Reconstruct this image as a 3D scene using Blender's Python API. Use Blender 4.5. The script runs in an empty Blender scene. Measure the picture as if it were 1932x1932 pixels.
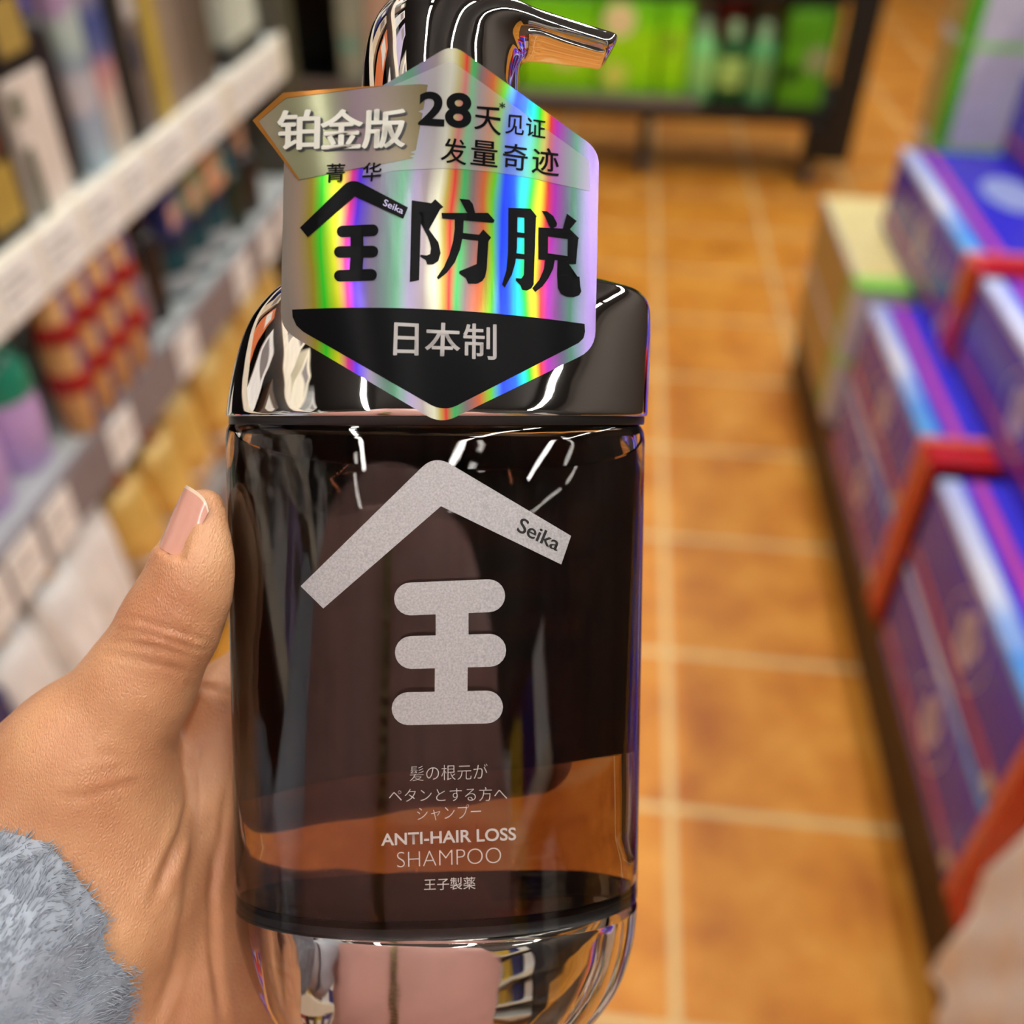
import bpy, bmesh, math, random
import numpy as np
from mathutils import Matrix, Vector

random.seed(7)
rng = np.random.default_rng(7)
R = math.radians
scene = bpy.context.scene
COL = scene.collection

# ------------------------------------------------------------------ camera
F_PX, IMG = 1800.0, 1932.0
CAM_POS = Vector((0, 0, 1.3))
CAM_ROT = Matrix.Rotation(R(5.5), 3, 'Z') @ Matrix.Rotation(R(51), 3, 'X') @ Matrix.Rotation(R(1.0), 3, 'Z')
cam_data = bpy.data.cameras.new('camera')
cam_data.sensor_width = 36
cam_data.lens = F_PX / IMG * 36
cam_data.clip_start = 0.01
cam_data.dof.use_dof = True
cam_data.dof.focus_distance = 0.1695
cam_data.dof.aperture_fstop = 8.3
cam = bpy.data.objects.new('camera', cam_data)
cam.matrix_world = Matrix.Translation(CAM_POS) @ CAM_ROT.to_4x4()
COL.objects.link(cam)
scene.camera = cam

# ------------------------------------------------------------------ world, exposure
scene.view_settings.view_transform = 'Standard'
scene.view_settings.look = 'None'
scene.view_settings.gamma = 1
scene.view_settings.exposure = 0.63
scene.view_settings.use_curve_mapping = False
scene.cycles.use_denoising = True
scene.cycles.max_bounces = 16
scene.cycles.transmission_bounces = 14
scene.cycles.glossy_bounces = 8
world = bpy.data.worlds.new('world')
scene.world = world
world.use_nodes = True
world.node_tree.nodes['Background'].inputs[0].default_value = (1.0, 0.95, 0.88, 1)
world.node_tree.nodes['Background'].inputs[1].default_value = 0.10
LAMP_STRENGTH = 44.0
LAMP_COLOR = (1.0, 0.965, 0.91)


# ------------------------------------------------------------------ pixel -> place helpers (for measuring only)
def ray(px, py):
    return CAM_ROT @ Vector(((px - 966) / F_PX, (966 - py) / F_PX, -1))


def at(px, py, depth):
    return CAM_POS + ray(px, py) * depth


def on(axis, px, py, val):
    d = ray(px, py)
    return CAM_POS + d * ((val - CAM_POS[axis]) / d[axis])


# ------------------------------------------------------------------ materials
MATS = {}


def srgb(r, g, b):
    return tuple((c / 255 / 12.92) if c / 255 <= 0.04045 else ((c / 255 + 0.055) / 1.055) ** 2.4 for c in (r, g, b))


def mat(name, rgb, rough=0.5, metal=0.0, var=0.08, scale=30, bump=0.0, bump_scale=200, spec=0.5, coat=0.0,
        emit=None, stretch=(1, 1, 1)):
    """procedural principled material; rgb in 0-255 sRGB, slight noise variation"""
    if name in MATS:
        return MATS[name]
    m = bpy.data.materials.new(name)
    MATS[name] = m
    m.use_nodes = True
    nt = m.node_tree
    p = nt.nodes['Principled BSDF']
    c = srgb(*rgb)
    p.inputs['Roughness'].default_value = rough
    p.inputs['Metallic'].default_value = metal
    p.inputs['Specular IOR Level'].default_value = spec
    p.inputs['Coat Weight'].default_value = coat
    p.inputs['Coat Roughness'].default_value = 0.06
    tc = nt.nodes.new('ShaderNodeTexCoord')
    mp = nt.nodes.new('ShaderNodeMapping')
    mp.inputs['Scale'].default_value = stretch
    nt.links.new(tc.outputs['Object'], mp.inputs['Vector'])
    n = nt.nodes.new('ShaderNodeTexNoise')
    n.inputs['Scale'].default_value = scale
    n.inputs['Detail'].default_value = 4
    nt.links.new(mp.outputs[0], n.inputs['Vector'])
    r = nt.nodes.new('ShaderNodeValToRGB')
    r.color_ramp.elements[0].position = 0.3
    r.color_ramp.elements[1].position = 0.7
    r.color_ramp.elements[0].color = tuple(x * (1 - var) for x in c) + (1,)
    r.color_ramp.elements[1].color = tuple(min(1, x * (1 + var)) for x in c) + (1,)
    nt.links.new(n.outputs['Fac'], r.inputs['Fac'])
    nt.links.new(r.outputs['Color'], p.inputs['Base Color'])
    if bump:
        n2 = nt.nodes.new('ShaderNodeTexNoise')
        n2.inputs['Scale'].default_value = bump_scale
        nt.links.new(mp.outputs[0], n2.inputs['Vector'])
        b = nt.nodes.new('ShaderNodeBump')
        b.inputs['Strength'].default_value = bump
        b.inputs['Distance'].default_value = 0.001
        nt.links.new(n2.outputs['Fac'], b.inputs['Height'])
        nt.links.new(b.outputs['Normal'], p.inputs['Normal'])
    if emit:
        p.inputs['Emission Color'].default_value = LAMP_COLOR + (1,)
        p.inputs['Emission Strength'].default_value = emit
    return m


def ramp_mat(name, stops, axis, lo, hi, rough=0.5, noise=0.0, nscale=20, metal=0.0, nstretch=(1, 1, 1), interp='LINEAR'):
    """colours laid along one object axis (printed artwork on a pack, foil ...)"""
    if name in MATS:
        return MATS[name]
    m = bpy.data.materials.new(name)
    MATS[name] = m
    m.use_nodes = True
    nt = m.node_tree
    p = nt.nodes['Principled BSDF']
    p.inputs['Roughness'].default_value = rough
    p.inputs['Metallic'].default_value = metal
    tc = nt.nodes.new('ShaderNodeTexCoord')
    sp = nt.nodes.new('ShaderNodeSeparateXYZ')
    nt.links.new(tc.outputs['Object'], sp.inputs[0])
    mr = nt.nodes.new('ShaderNodeMapRange')
    mr.inputs['From Min'].default_value = lo
    mr.inputs['From Max'].default_value = hi
    src = sp.outputs['XYZ'.index(axis)]
    nt.links.new(src, mr.inputs['Value'])
    val = mr.outputs[0]
    if noise:
        mp = nt.nodes.new('ShaderNodeMapping')
        mp.inputs['Scale'].default_value = nstretch
        nt.links.new(tc.outputs['Object'], mp.inputs[0])
        n = nt.nodes.new('ShaderNodeTexNoise')
        n.inputs['Scale'].default_value = nscale
        n.inputs['Detail'].default_value = 3
        nt.links.new(mp.outputs[0], n.inputs['Vector'])
        a = nt.nodes.new('ShaderNodeMath')
        a.operation = 'MULTIPLY_ADD'
        nt.links.new(n.outputs['Fac'], a.inputs[0])
        a.inputs[1].default_value = noise
        s = nt.nodes.new('ShaderNodeMath')
        s.operation = 'SUBTRACT'
        nt.links.new(val, s.inputs[0])
        s.inputs[1].default_value = noise / 2
        nt.links.new(s.outputs[0], a.inputs[2])
        val = a.outputs[0]
    r = nt.nodes.new('ShaderNodeValToRGB')
    r.color_ramp.interpolation = interp
    els = r.color_ramp.elements
    while len(els) < len(stops):
        els.new(0.5)
    for e, (pos, c) in zip(els, sorted(stops, key=lambda s: s[0])):
        e.position = pos
        e.color = srgb(*c) + (1,)
    nt.links.new(val, r.inputs['Fac'])
    nt.links.new(r.outputs['Color'], p.inputs['Base Color'])
    return m


# ------------------------------------------------------------------ object helpers
def tag(o, label=None, cat=None, group=None, kind=None):
    if label: o['label'] = label
    if cat: o['category'] = cat
    if group: o['group'] = group
    if kind: o['kind'] = kind
    return o


def empty(name, loc=(0, 0, 0), label=None, cat=None, group=None):
    o = bpy.data.objects.new(name, None)
    o.empty_display_size = 0.02
    o.location = loc
    COL.objects.link(o)
    return tag(o, label, cat, group)


def link_mesh(name, me, m, parent=None, smooth=None):
    for mm in (m if isinstance(m, (list, tuple)) else [m]):
        me.materials.append(mm)
    if smooth is not None:
        me.polygons.foreach_set('use_smooth', [True] * len(me.polygons))
        if smooth < 180:
            me.set_sharp_from_angle(angle=R(smooth))
    o = bpy.data.objects.new(name, me)
    COL.objects.link(o)
    if parent: o.parent = parent
    return o


def obj(name, bm, m, parent=None, smooth=None, recalc=True):
    if recalc:
        bmesh.ops.recalc_face_normals(bm, faces=bm.faces[:])
    me = bpy.data.meshes.new(name)
    bm.to_mesh(me)
    bm.free()
    return link_mesh(name, me, m, parent, smooth)


def add_box(bm, x0, x1, y0, y1, z0, z1, bevel=0.0, seg=2):
    r = bmesh.ops.create_cube(bm, size=1)
    vs = r['verts']
    for v in vs:
        v.co = Vector((x0 + (v.co.x + .5) * (x1 - x0), y0 + (v.co.y + .5) * (y1 - y0), z0 + (v.co.z + .5) * (z1 - z0)))
    if bevel:
        es = list({e for v in vs for e in v.link_edges})
        bmesh.ops.bevel(bm, geom=es, offset=bevel, segments=seg, profile=0.5, affect='EDGES')
    return bm


def box(x0, x1, y0, y1, z0, z1, bevel=0.0):
    return add_box(bmesh.new(), x0, x1, y0, y1, z0, z1, bevel)


def lathe(prof, n=32, squash=1.0, cx=0, cy=0):
    bm = bmesh.new()
    rings = []
    for r, z in prof:
        rings.append([bm.verts.new((cx + max(r, 1e-5) * math.cos(2 * math.pi * i / n),
                                    cy + squash * max(r, 1e-5) * math.sin(2 * math.pi * i / n), z)) for i in range(n)])
    for a, b in zip(rings, rings[1:]):
        for i in range(n):
            bm.faces.new((a[i], a[(i + 1) % n], b[(i + 1) % n], b[i]))
    bm.faces.new(rings[0][::-1])
    bm.faces.new(rings[-1])
    return bm


def loft(rings, cap=True):
    """rings: list of lists of points"""
    bm = bmesh.new()
    V = [[bm.verts.new(p) for p in r] for r in rings]
    n = len(V[0])
    for a, b in zip(V, V[1:]):
        for i in range(n):
            bm.faces.new((a[i], a[(i + 1) % n], b[(i + 1) % n], b[i]))
    if cap:
        bm.faces.new(V[0][::-1])
        bm.faces.new(V[-1])
    return bm


def thicken(bm, vec):
    """give a sheet a back side and edges"""
    front = bm.faces[:]
    bed = [e for e in bm.edges if e.is_boundary]
    cp = {v: bm.verts.new(v.co + vec) for v in bm.verts[:]}
    for f in front:
        nf = bm.faces.new([cp[v] for v in reversed(f.verts)])
        nf.material_index = f.material_index
        nf.smooth = f.smooth
    for e in bed:
        f = e.link_faces[0]
        vs = list(f.verts)
        i = vs.index(e.verts[0])
        a, b = (e.verts[0], e.verts[1]) if vs[(i + 1) % len(vs)] == e.verts[1] else (e.verts[1], e.verts[0])
        nf = bm.faces.new((b, a, cp[a], cp[b]))
        nf.material_index = f.material_index
    return bm


def pillow(w, h, d, cx, cy, cz, nu=20, nv=16, p=2.6):
    """a filled pouch: wide along y, tall along z, thick along x with pinched edges"""
    bm = bmesh.new()
    fr, bk = {}, {}
    for i in range(nu + 1):
        for j in range(nv + 1):
            u, v = i / nu * 2 - 1, j / nv * 2 - 1
            t = (max(0, 1 - abs(u) ** p) * max(0, 1 - abs(v) ** p)) ** 0.5
            t *= (1.15 - 0.35 * v)
            wig = 0.06 * math.sin(7 * u + 3 * v + cy * 90) * t
            y, z = cy + u * w / 2 * (1 - 0.06 * v * v), cz + v * h / 2
            fr[i, j] = bm.verts.new((cx + d / 2 * (t + wig), y, z))
            edge = i in (0, nu) or j in (0, nv)
            bk[i, j] = fr[i, j] if edge else bm.verts.new((cx - d / 2 * t, y, z))
    for i in range(nu):
        for j in range(nv):
            bm.faces.new((fr[i, j], fr[i + 1, j], fr[i + 1, j + 1], fr[i, j + 1]))
            try:
                bm.faces.new((bk[i, j], bk[i, j + 1], bk[i + 1, j + 1], bk[i + 1, j]))
            except ValueError:
                pass
    return bm


# ================================================================== THE ROOM
def floor_material():
    m = bpy.data.materials.new('terracotta_tiles')
    m.use_nodes = True
    nt = m.node_tree
    p = nt.nodes['Principled BSDF']
    tc = nt.nodes.new('ShaderNodeTexCoord')
    mp = nt.nodes.new('ShaderNodeMapping')
    P = 0.331
    mp.inputs['Location'].default_value = (-0.172 + .362 * 30, -0.894 + P * 30, 0)
    nt.links.new(tc.outputs['Object'], mp.inputs[0])
    br = nt.nodes.new('ShaderNodeTexBrick')
    br.offset = 0
    br.inputs['Scale'].default_value = 1
    br.inputs['Brick Width'].default_value = .362
    br.inputs['Row Height'].default_value = P
    br.inputs['Mortar Size'].default_value = 0.0075
    br.inputs['Mortar Smooth'].default_value = 0.2
    br.inputs['Bias'].default_value = 0.0
    nt.links.new(mp.outputs[0], br.inputs['Vector'])
    n = nt.nodes.new('ShaderNodeTexNoise')
    n.inputs['Scale'].default_value = 7
    n.inputs['Detail'].default_value = 6
    n.inputs['Roughness'].default_value = 0.6
    nt.links.new(tc.outputs['Object'], n.inputs['Vector'])
    r = nt.nodes.new('ShaderNodeValToRGB')
    r.color_ramp.elements[0].position = 0.32
    r.color_ramp.elements[0].color = srgb(182, 104, 32) + (1,)
    r.color_ramp.elements[1].position = 0.72
    r.color_ramp.elements[1].color = srgb(234, 166, 70) + (1,)
    e = r.color_ramp.elements.new(0.5)
    e.color = srgb(214, 138, 44) + (1,)
    nt.links.new(n.outputs['Fac'], r.inputs['Fac'])
    nt.links.new(r.outputs['Color'], br.inputs['Color1'])
    nt.links.new(r.outputs['Color'], br.inputs['Color2'])
    br.inputs['Mortar'].default_value = srgb(226, 192, 132) + (1,)
    nt.links.new(br.outputs['Color'], p.inputs['Base Color'])
    p.inputs['Roughness'].default_value = 0.42
    p.inputs['Specular IOR Level'].default_value = 0.3
    b = nt.nodes.new('ShaderNodeBump')
    b.inputs['Distance'].default_value = 0.003
    b.inputs['Strength'].default_value = 0.5
    b.invert = True
    nt.links.new(br.outputs['Fac'], b.inputs['Height'])
    nt.links.new(b.outputs['Normal'], p.inputs['Normal'])
    return m


X0, X1, Y0, Y1, ZC = -2.6, 2.9, -2.8, 8.2, 3.1
m_ceiling = mat('black_painted_ceiling', (34, 31, 30), 0.8)
m_wall = mat('brown_store_wall', (44, 36, 30), 0.7)
tag(obj('floor', box(X0, X1, Y0, Y1, -0.08, 0), floor_material()), kind='structure')
tag(obj('ceiling', box(X0, X1, Y0, Y1, ZC, ZC + 0.08), m_ceiling), kind='structure')
tag(obj('wall_left', box(X0 - .08, X0, Y0, Y1, 0, ZC), m_wall), kind='structure')
tag(obj('wall_right', box(X1, X1 + .08, Y0, Y1, 0, ZC), m_wall), kind='structure')
tag(obj('wall_back', box(X0, X1, Y1, Y1 + .08, 0, ZC), m_wall), kind='structure')
tag(obj('wall_front', box(X0, X1, Y0 - .08, Y0, 0, ZC), m_wall), kind='structure')

# ceiling lamps: long LED tubes in rows
m_led = mat('led_diffuser', (255, 250, 240), 0.4, emit=LAMP_STRENGTH)
m_led_case = mat('lamp_housing_black', (24, 24, 25), 0.5)
row_names = {-0.5: 'row along the left shelf', 0.62: 'row above the stacked boxes', 2.0: 'row behind the stacked boxes'}
for lx in (-0.5, 0.62, 2.0):
    for k, ly in enumerate((-2.0, -0.6, 0.8, 2.2, 3.6, 5.0, 6.4)):
        r = empty('ceiling_lamp', (lx, ly, 2.93), 'long white tube lamp hung under the black ceiling, %s' % row_names[lx],
                  'ceiling lamp', 'tube lamps of the %s' % row_names[lx])
        bm = box(-.035, .035, -.62, .62, .0, .045, .006)
        obj('lamp_housing', bm, m_led_case, r)
        bm = box(-.02, .02, -.60, .60, -.03, .0, .006)
        obj('diffuser', bm, m_led, r)
        for s in (-.5, .5):
            obj('hanger', box(-.004, .004, s - .004, s + .004, .045, ZC - 2.93), m_led_case, r)

# ================================================================== LEFT GONDOLA
m_shelf = mat('powder_coated_shelf', (206, 212, 210), 0.45)
m_shelf_dark = mat('dark_back_panel', (30, 30, 32), 0.6)
m_rail_cream = mat('cream_label_rail', (240, 232, 212), 0.4)
m_rail_grey = mat('grey_label_rail', (128, 122, 128), 0.4)
m_endpanel = mat('olive_grey_end_panel', (84, 80, 68), 0.6)
GX = -0.62          # front of the shelf rails
GY0, GY1 = -1.5, 1.86
SH = {'upper': 0.876, 'middle': 0.614, 'lower': 0.30}

g = empty('shelf_unit', (GX - .2, .3, 0), 'long grey shop shelf unit with label rails along the left of the aisle', 'shelf unit')
g_off = Vector((GX - .2, .3, 0))


def gpart(name, m, x0, x1, y0, y1, z0, z1, bev=0.002, parent=g):
    return obj(name, box(x0 - g_off.x, x1 - g_off.x, y0 - g_off.y, y1 - g_off.y, z0, z1, bev), m, parent)


gpart('back_panel', m_shelf_dark, GX - .46, GX - .43, GY0, GY1, 0.02, 2.15)
gpart('end_panel', m_endpanel, GX - .46, GX - .02, GY1 + .01, GY1 + .05, 0.0, 2.15)
gpart('end_panel', m_endpanel, GX - .46, GX - .02, GY0 - .04, GY0, 0.0, 2.15)
gpart('upright', mat('olive_upright', (74, 70, 58), .5), GX - .06, GX - .015, GY1 + .06, GY1 + .12, 0, 2.15)
gpart('plinth', m_shelf_dark, GX - .43, GX - .04, GY0, GY1, 0.0, 0.08)
for nm, z in SH.items():
    s = gpart('shelf_board', m_shelf, GX - .43, GX - .006, GY0, GY1, z - .03, z - .004)
    if nm == 'upper':
        gpart('label_rail', m_rail_cream, GX - .006, GX + .002, GY0, GY1, z - .072, z, .002)
    else:
        gpart('label_rail', m_rail_grey, GX - .006, GX + .002, GY0, GY1, z - .08, z, .002)
gpart('shelf_board', m_shelf, GX - .43, GX - .02, GY0, GY1, 1.32, 1.345)
gpart('label_rail', m_rail_cream, GX - .02, GX - .012, GY0, GY1, 1.28, 1.345)
gpart('shelf_board', m_shelf, GX - .43, GX - .02, GY0, GY1, 1.70, 1.725)
gpart('label_rail', m_rail_cream, GX - .02, GX - .012, GY0, GY1, 1.66, 1.725)

# price tags in the rails
m_tag = mat('white_price_card', (250, 247, 240), 0.5, var=.03)
m_tag_ink = mat('grey_printed_line', (150, 146, 140), 0.6)


def price_tag(y, w, z, label, group, h=0.062):
    t = empty('price_tag', (GX + .0025, y, z), label, 'price tag', group)
    obj('card', box(0, .0022, -w / 2, w / 2, -h / 2, h / 2, .0008), m_tag, t)
    bm = bmesh.new()
    for k, (a, b) in enumerate(((-.4, .1), (-.4, .3), (-.4, -.05))):
        add_box(bm, .0022, .0025, a * w, b * w, (.22 - .2 * k) * h, (.22 - .2 * k) * h + .003)
    obj('printed_lines', bm, m_tag_ink, t)


up_tags = [(0.80, .075, 'white price tag at the near end of the cream upper rail'),
           (0.885, .085, 'white price tag on the cream upper rail right above the green and lilac bottles'),
           (0.985, .09, 'white price tag on the cream upper rail under the white carton'),
           (1.09, .09, 'white price tag on the cream upper rail under the dark brown bottle'),
           (1.19, .085, 'white price tag on the cream upper rail under the pastel cartons'),
           (1.31, .12, 'wide white price tag on the cream upper rail under the yellow carton'),
           (1.45, .12, 'wide white price tag on the cream upper rail under the beige cartons'),
           (1.60, .06, 'white price tag under the gap before the pale white box, upper rail'),
           (1.68, .06, 'white price tag under the pale white box on the upper rail'),
           (1.76, .055, 'farthest white price tag on the cream upper rail, by the end panel')]
for y, w, l in up_tags:
    price_tag(y, w, SH['upper'] - .037, l, 'price tags on the upper rail')
mid_tags = [(0.665, .058, 'white price tag nearest the hand on the grey middle rail, before the lilac bottles'),
            (0.735, .062, 'white price tag on the grey middle rail below the front lilac bottle'),
            (0.812, .062, 'white price tag on the grey middle rail below the second lilac bottle'),
            (0.988, .066, 'white price tag on the grey middle rail under the gold and purple striped packs'),
            (1.222, .07, 'white price tag on the grey middle rail under the dark bottles'),
            (1.480, .07, 'white price tag on the grey middle rail under the teal jars'),
            (1.622, .065, 'farther white price tag beside the teal jars on the grey middle rail'),
            (1.73, .06, 'farthest white price tag on the grey middle rail')]
for y, w, l in mid_tags:
    price_tag(y, w, SH['middle'] - .042, l, 'price tags on the middle rail', .066)


# --- products: every pack a thing with parts, local origin at the base
def carton(y, w, z, h, col, label, cat='carton', name='carton', x=GX - .012, d=.07, front=None, group=None, lid=None, flap=None, art=None):
    t = empty(name, (x, y, z), label, cat, group)
    cm = col if not isinstance(col, tuple) else mat('card_%d_%d_%d' % col, col, .45)
    obj('pack_body', box(-d, 0, -w / 2, w / 2, 0, h, .0025), cm, t)
    if front:
        for (u0, u1, v0, v1, c) in front:
            obj('printed_panel', box(0, .0008, (u0 - .5) * w, (u1 - .5) * w, v0 * h, v1 * h),
                mat('print_%d_%d_%d' % c, c, .4), t)
    if lid:
        obj('lid', box(-d - .001, .001, -w / 2 - .001, w / 2 + .001, h, h + lid[0], .003), mat('lid_%d_%d_%d' % lid[1], lid[1], .35), t)
    return t


def bottle(y, z, rad, h, col, cap, label, cat='bottle', name='bottle', x=GX - .05, squash=1, lab=None, group=None, cap_h=.3, pump=False):
    t = empty(name, (x, y, z), label, cat, group)
    bh = h * (1 - cap_h)
    prof = [(rad * .9, 0), (rad, .006), (rad, bh * .82), (rad * .96, bh * .9), (rad * .75, bh * .97), (rad * .45, bh)]
    obj('bottle_body', lathe(prof, 32, squash), col, t, 40)
    ch = h * cap_h
    cp = [(rad * .5, bh - .002), (rad * .52, bh + ch * .5), (rad * .5, bh + ch * .92), (rad * .4, bh + ch)]
    obj('cap', lathe(cp, 24, squash), cap, t, 40)
    if pump:
        obj('pump_head', box(-.009, rad + .012, -.009, .009, bh + ch, bh + ch + .014, .004), cap, t)
    if lab:
        lp = [(rad * 1.006, bh * .2), (rad * 1.012, bh * .21), (rad * 1.012, bh * .7), (rad * 1.006, bh * .71)]
        obj('label', lathe(lp, 32, squash), lab, t, 40)
    return t


zu = SH['upper'] - .004
carton(.895, .14, zu, .26, (22, 18, 14), 'black carton with gold artwork at the near end of the upper shelf',
       front=[(.12, .42, .2, .48, (168, 136, 62)), (.5, .92, .06, .3, (178, 148, 66)), (.55, .85, .34, .46, (140, 74, 60)), (.2, .8, .58, .72, (170, 138, 60))])
carton(1.025, .078, zu, .145, (228, 214, 200), 'tall off-white carton with a dark green stripe on the upper shelf',
       front=[(0, .22, 0, .52, (62, 70, 44)), (.0, .3, .72, .9, (112, 112, 92))])
carton(1.022, .076, zu + .1455, .16, (20, 19, 20), 'black carton with a gold square, standing on the off-white carton',
       front=[(.15, .85, .12, .44, (176, 146, 74))])
bottle(1.098, zu, .027, .225, mat('dark_brown_plastic', (40, 30, 26), .35), mat('violet_glint_cap', (96, 100, 190), .25),  # a black cap, painted all over in the violet of its glint
       'dark brown bottle with a violet blue painted cap glint on the upper shelf', x=GX - .045, cap_h=.16)
m_pastel = ramp_mat('pastel_artwork', [(0, (170, 190, 196)), (.2, (150, 160, 178)), (.35, (200, 190, 190)), (.5, (132, 146, 160)), (.65, (176, 190, 178)), (.8, (168, 130, 170)), (1, (196, 176, 170))], 'Z', 0, .25, noise=.5, nscale=25)
m_pastel2 = ramp_mat('grey_blue_pink_artwork', [(0, (190, 180, 164)), (.25, (196, 176, 160)), (.42, (196, 138, 134)), (.55, (90, 96, 140)), (.7, (62, 76, 136)), (.85, (150, 140, 150)), (1, (120, 120, 122))], 'Z', 0, .23, noise=.3, nscale=25)
carton(1.148, .052, zu, .25, m_pastel, 'pale blue and lilac printed carton beside the dark brown bottle')
carton(1.204, .052, zu, .24, m_pastel2, 'grey carton with blue and pink print next to the pale blue one')
carton(1.257, .036, zu, .23, (16, 17, 22), 'narrow black carton left of the brown and white one', name='carton')
carton(1.30, .042, zu, .2, (112, 98, 92), 'grey brown carton with a pale top between black and yellow cartons', front=[(.1, .9, .7, .98, (190, 180, 172)), (.1, .6, .4, .6, (40, 44, 70))])
carton(1.352, .05, zu, .24, (196, 166, 72), 'yellow carton standing on the upper shelf', front=[(.0, .25, 0, .8, (150, 128, 62))])
carton(1.41, .052, zu, .25, (150, 130, 112), 'beige brown carton beside the yellow carton')
carton(1.468, .052, zu, .25, (116, 98, 86), 'taupe carton, the middle one of the brown cartons')
carton(1.53, .06, zu, .25, (96, 80, 68), 'dark taupe carton nearest the pale white box')
carton(1.70, .17, zu, .03, (44, 42, 40), 'low dark tray under the pale white box', 'tray', 'display_tray')
carton(1.70, .15, zu + .0305, .24, (206, 210, 192), 'pale white box on a low dark tray at the far end of the upper shelf', front=[(.05, .2, .05, .95, (178, 182, 164))])

zm = SH['middle'] - .004
m_lilac = mat('lilac_plastic', (206, 172, 228), .35)
m_green_cap = mat('jade_green_plastic', (36, 138, 108), .28)


def lilac_bottle(y, label):
    t = empty('pump_bottle', (GX - .062, y, zm), label, 'bottle', 'green and lilac bottles')
    obj('bottle_body', lathe([(.03, 0), (.036, .005), (.0395, .06), (.0395, .098)], 40), m_lilac, t, 50)
    obj('shoulder', lathe([(.0397, .0982), (.0397, .122), (.036, .138), (.027, .15), (.019, .156), (.018, .175)], 40), m_green_cap, t, 50)
    obj('cap', lathe([(.021, .1752), (.0225, .18), (.0225, .215), (.02, .221)], 32), m_green_cap, t, 50)
    return t


lilac_bottle(.782, 'lilac bottle with a jade green top, in the middle of the three')
lilac_bottle(.872, 'lilac bottle with a jade green top beside the striped packs on the middle shelf')
lilac_bottle(.692, 'lilac bottle with a jade green top nearest the camera, cut by the frame edge')

m_stripe = ramp_mat('gold_purple_stripes', [(0, (206, 150, 92)), (.28, (220, 168, 104)), (.36, (92, 62, 108)), (.6, (86, 58, 104)), (.68, (214, 160, 100)), (1, (196, 138, 84))], 'Y', -.026, .026)
m_red_band = mat('red_paper_band', (164, 26, 26), .5)
names4 = ['nearest the lilac bottles', 'second from the lilac bottles', 'third from the lilac bottles', 'farthest, beside the dark bottles']
for k in range(4):
    y = .952 + .054 * k
    t = empty('striped_pack', (GX - .02, y, zm), 'tall gold and purple striped pack with two red bands, %s' % names4[k], 'pack', 'striped packs on the middle shelf')
    obj('pack_body', lathe([(.020, 0), (.022, .004), (.0255, .04), (.0255, .185), (.021, .19)], 28), m_stripe, t, 50)
    for z in (.062, .128):
        obj('band', lathe([(.0262, z), (.0275, z + .003), (.0275, z + .024), (.0262, z + .027)], 28), m_red_band, t, 50)
bottle(1.185, zm, .028, .2, mat('near_black_plastic', (28, 24, 26), .3), mat('smoky_cap', (58, 50, 48), .3), 'near-black bottle with a pale label beside the striped packs', lab=mat('mauve_grey_label', (140, 124, 130), .5))
bottle(1.25, zm, .027, .2, mat('brown_black_plastic', (40, 32, 30), .3), mat('smoky_cap', (58, 50, 48), .3), 'brown-black bottle between the pale-labelled bottle and the teal jars')
m_teal = mat('dark_teal_plastic', (30, 74, 80), .3)
for k, (y, l) in enumerate([(1.335, 'dark teal jar with a pale label, nearest of the teal jars'), (1.42, 'dark teal jar with a pale label, in the middle of the teal jars'), (1.505, 'dark teal jar with a pale label, farthest of the teal jars')]):
    t = empty('jar', (GX - .055, y, zm), l, 'jar', 'teal jars on the middle shelf')
    obj('jar_body', lathe([(.034, 0), (.038, .006), (.038, .07), (.034, .078)], 36), m_teal, t, 40)
    obj('label', lathe([(.0384, .012), (.0386, .013), (.0386, .042), (.0384, .043)], 36), mat('pale_grey_label', (172, 178, 180), .5), t, 40)
    obj('lid', lathe([(.036, .078), (.039, .081), (.039, .1), (.036, .104)], 36), mat('blue_black_lid', (34, 44, 66), .3), t, 40)
for y, c, l in [(1.335, (60, 66, 128), 'small indigo box on the nearest teal jar'), (1.42, (150, 150, 104), 'small olive box on the middle teal jar'), (1.505, (224, 160, 110), 'small apricot box on the farthest teal jar')]:
    carton(y, .07, zm + .1042, .055, c, l, 'box', 'small_box', x=GX - .022, d=.066, front=[(.1, .5, .2, .8, (214, 160, 140)), (.55, .9, .4, .9, (130, 150, 120))])
bottle(1.60, zm, .03, .15, mat('black_green_plastic', (26, 46, 34), .3), mat('teal_cap', (20, 110, 130), .3), 'dark green bottle with a blue teal cap past the teal jars')
bottle(1.68, zm, .03, .16, mat('brown_black_plastic', (40, 32, 30), .3), mat('peach_cap', (214, 170, 140), .3), 'brown-black bottle with a peach cap, last on the middle shelf')

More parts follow.
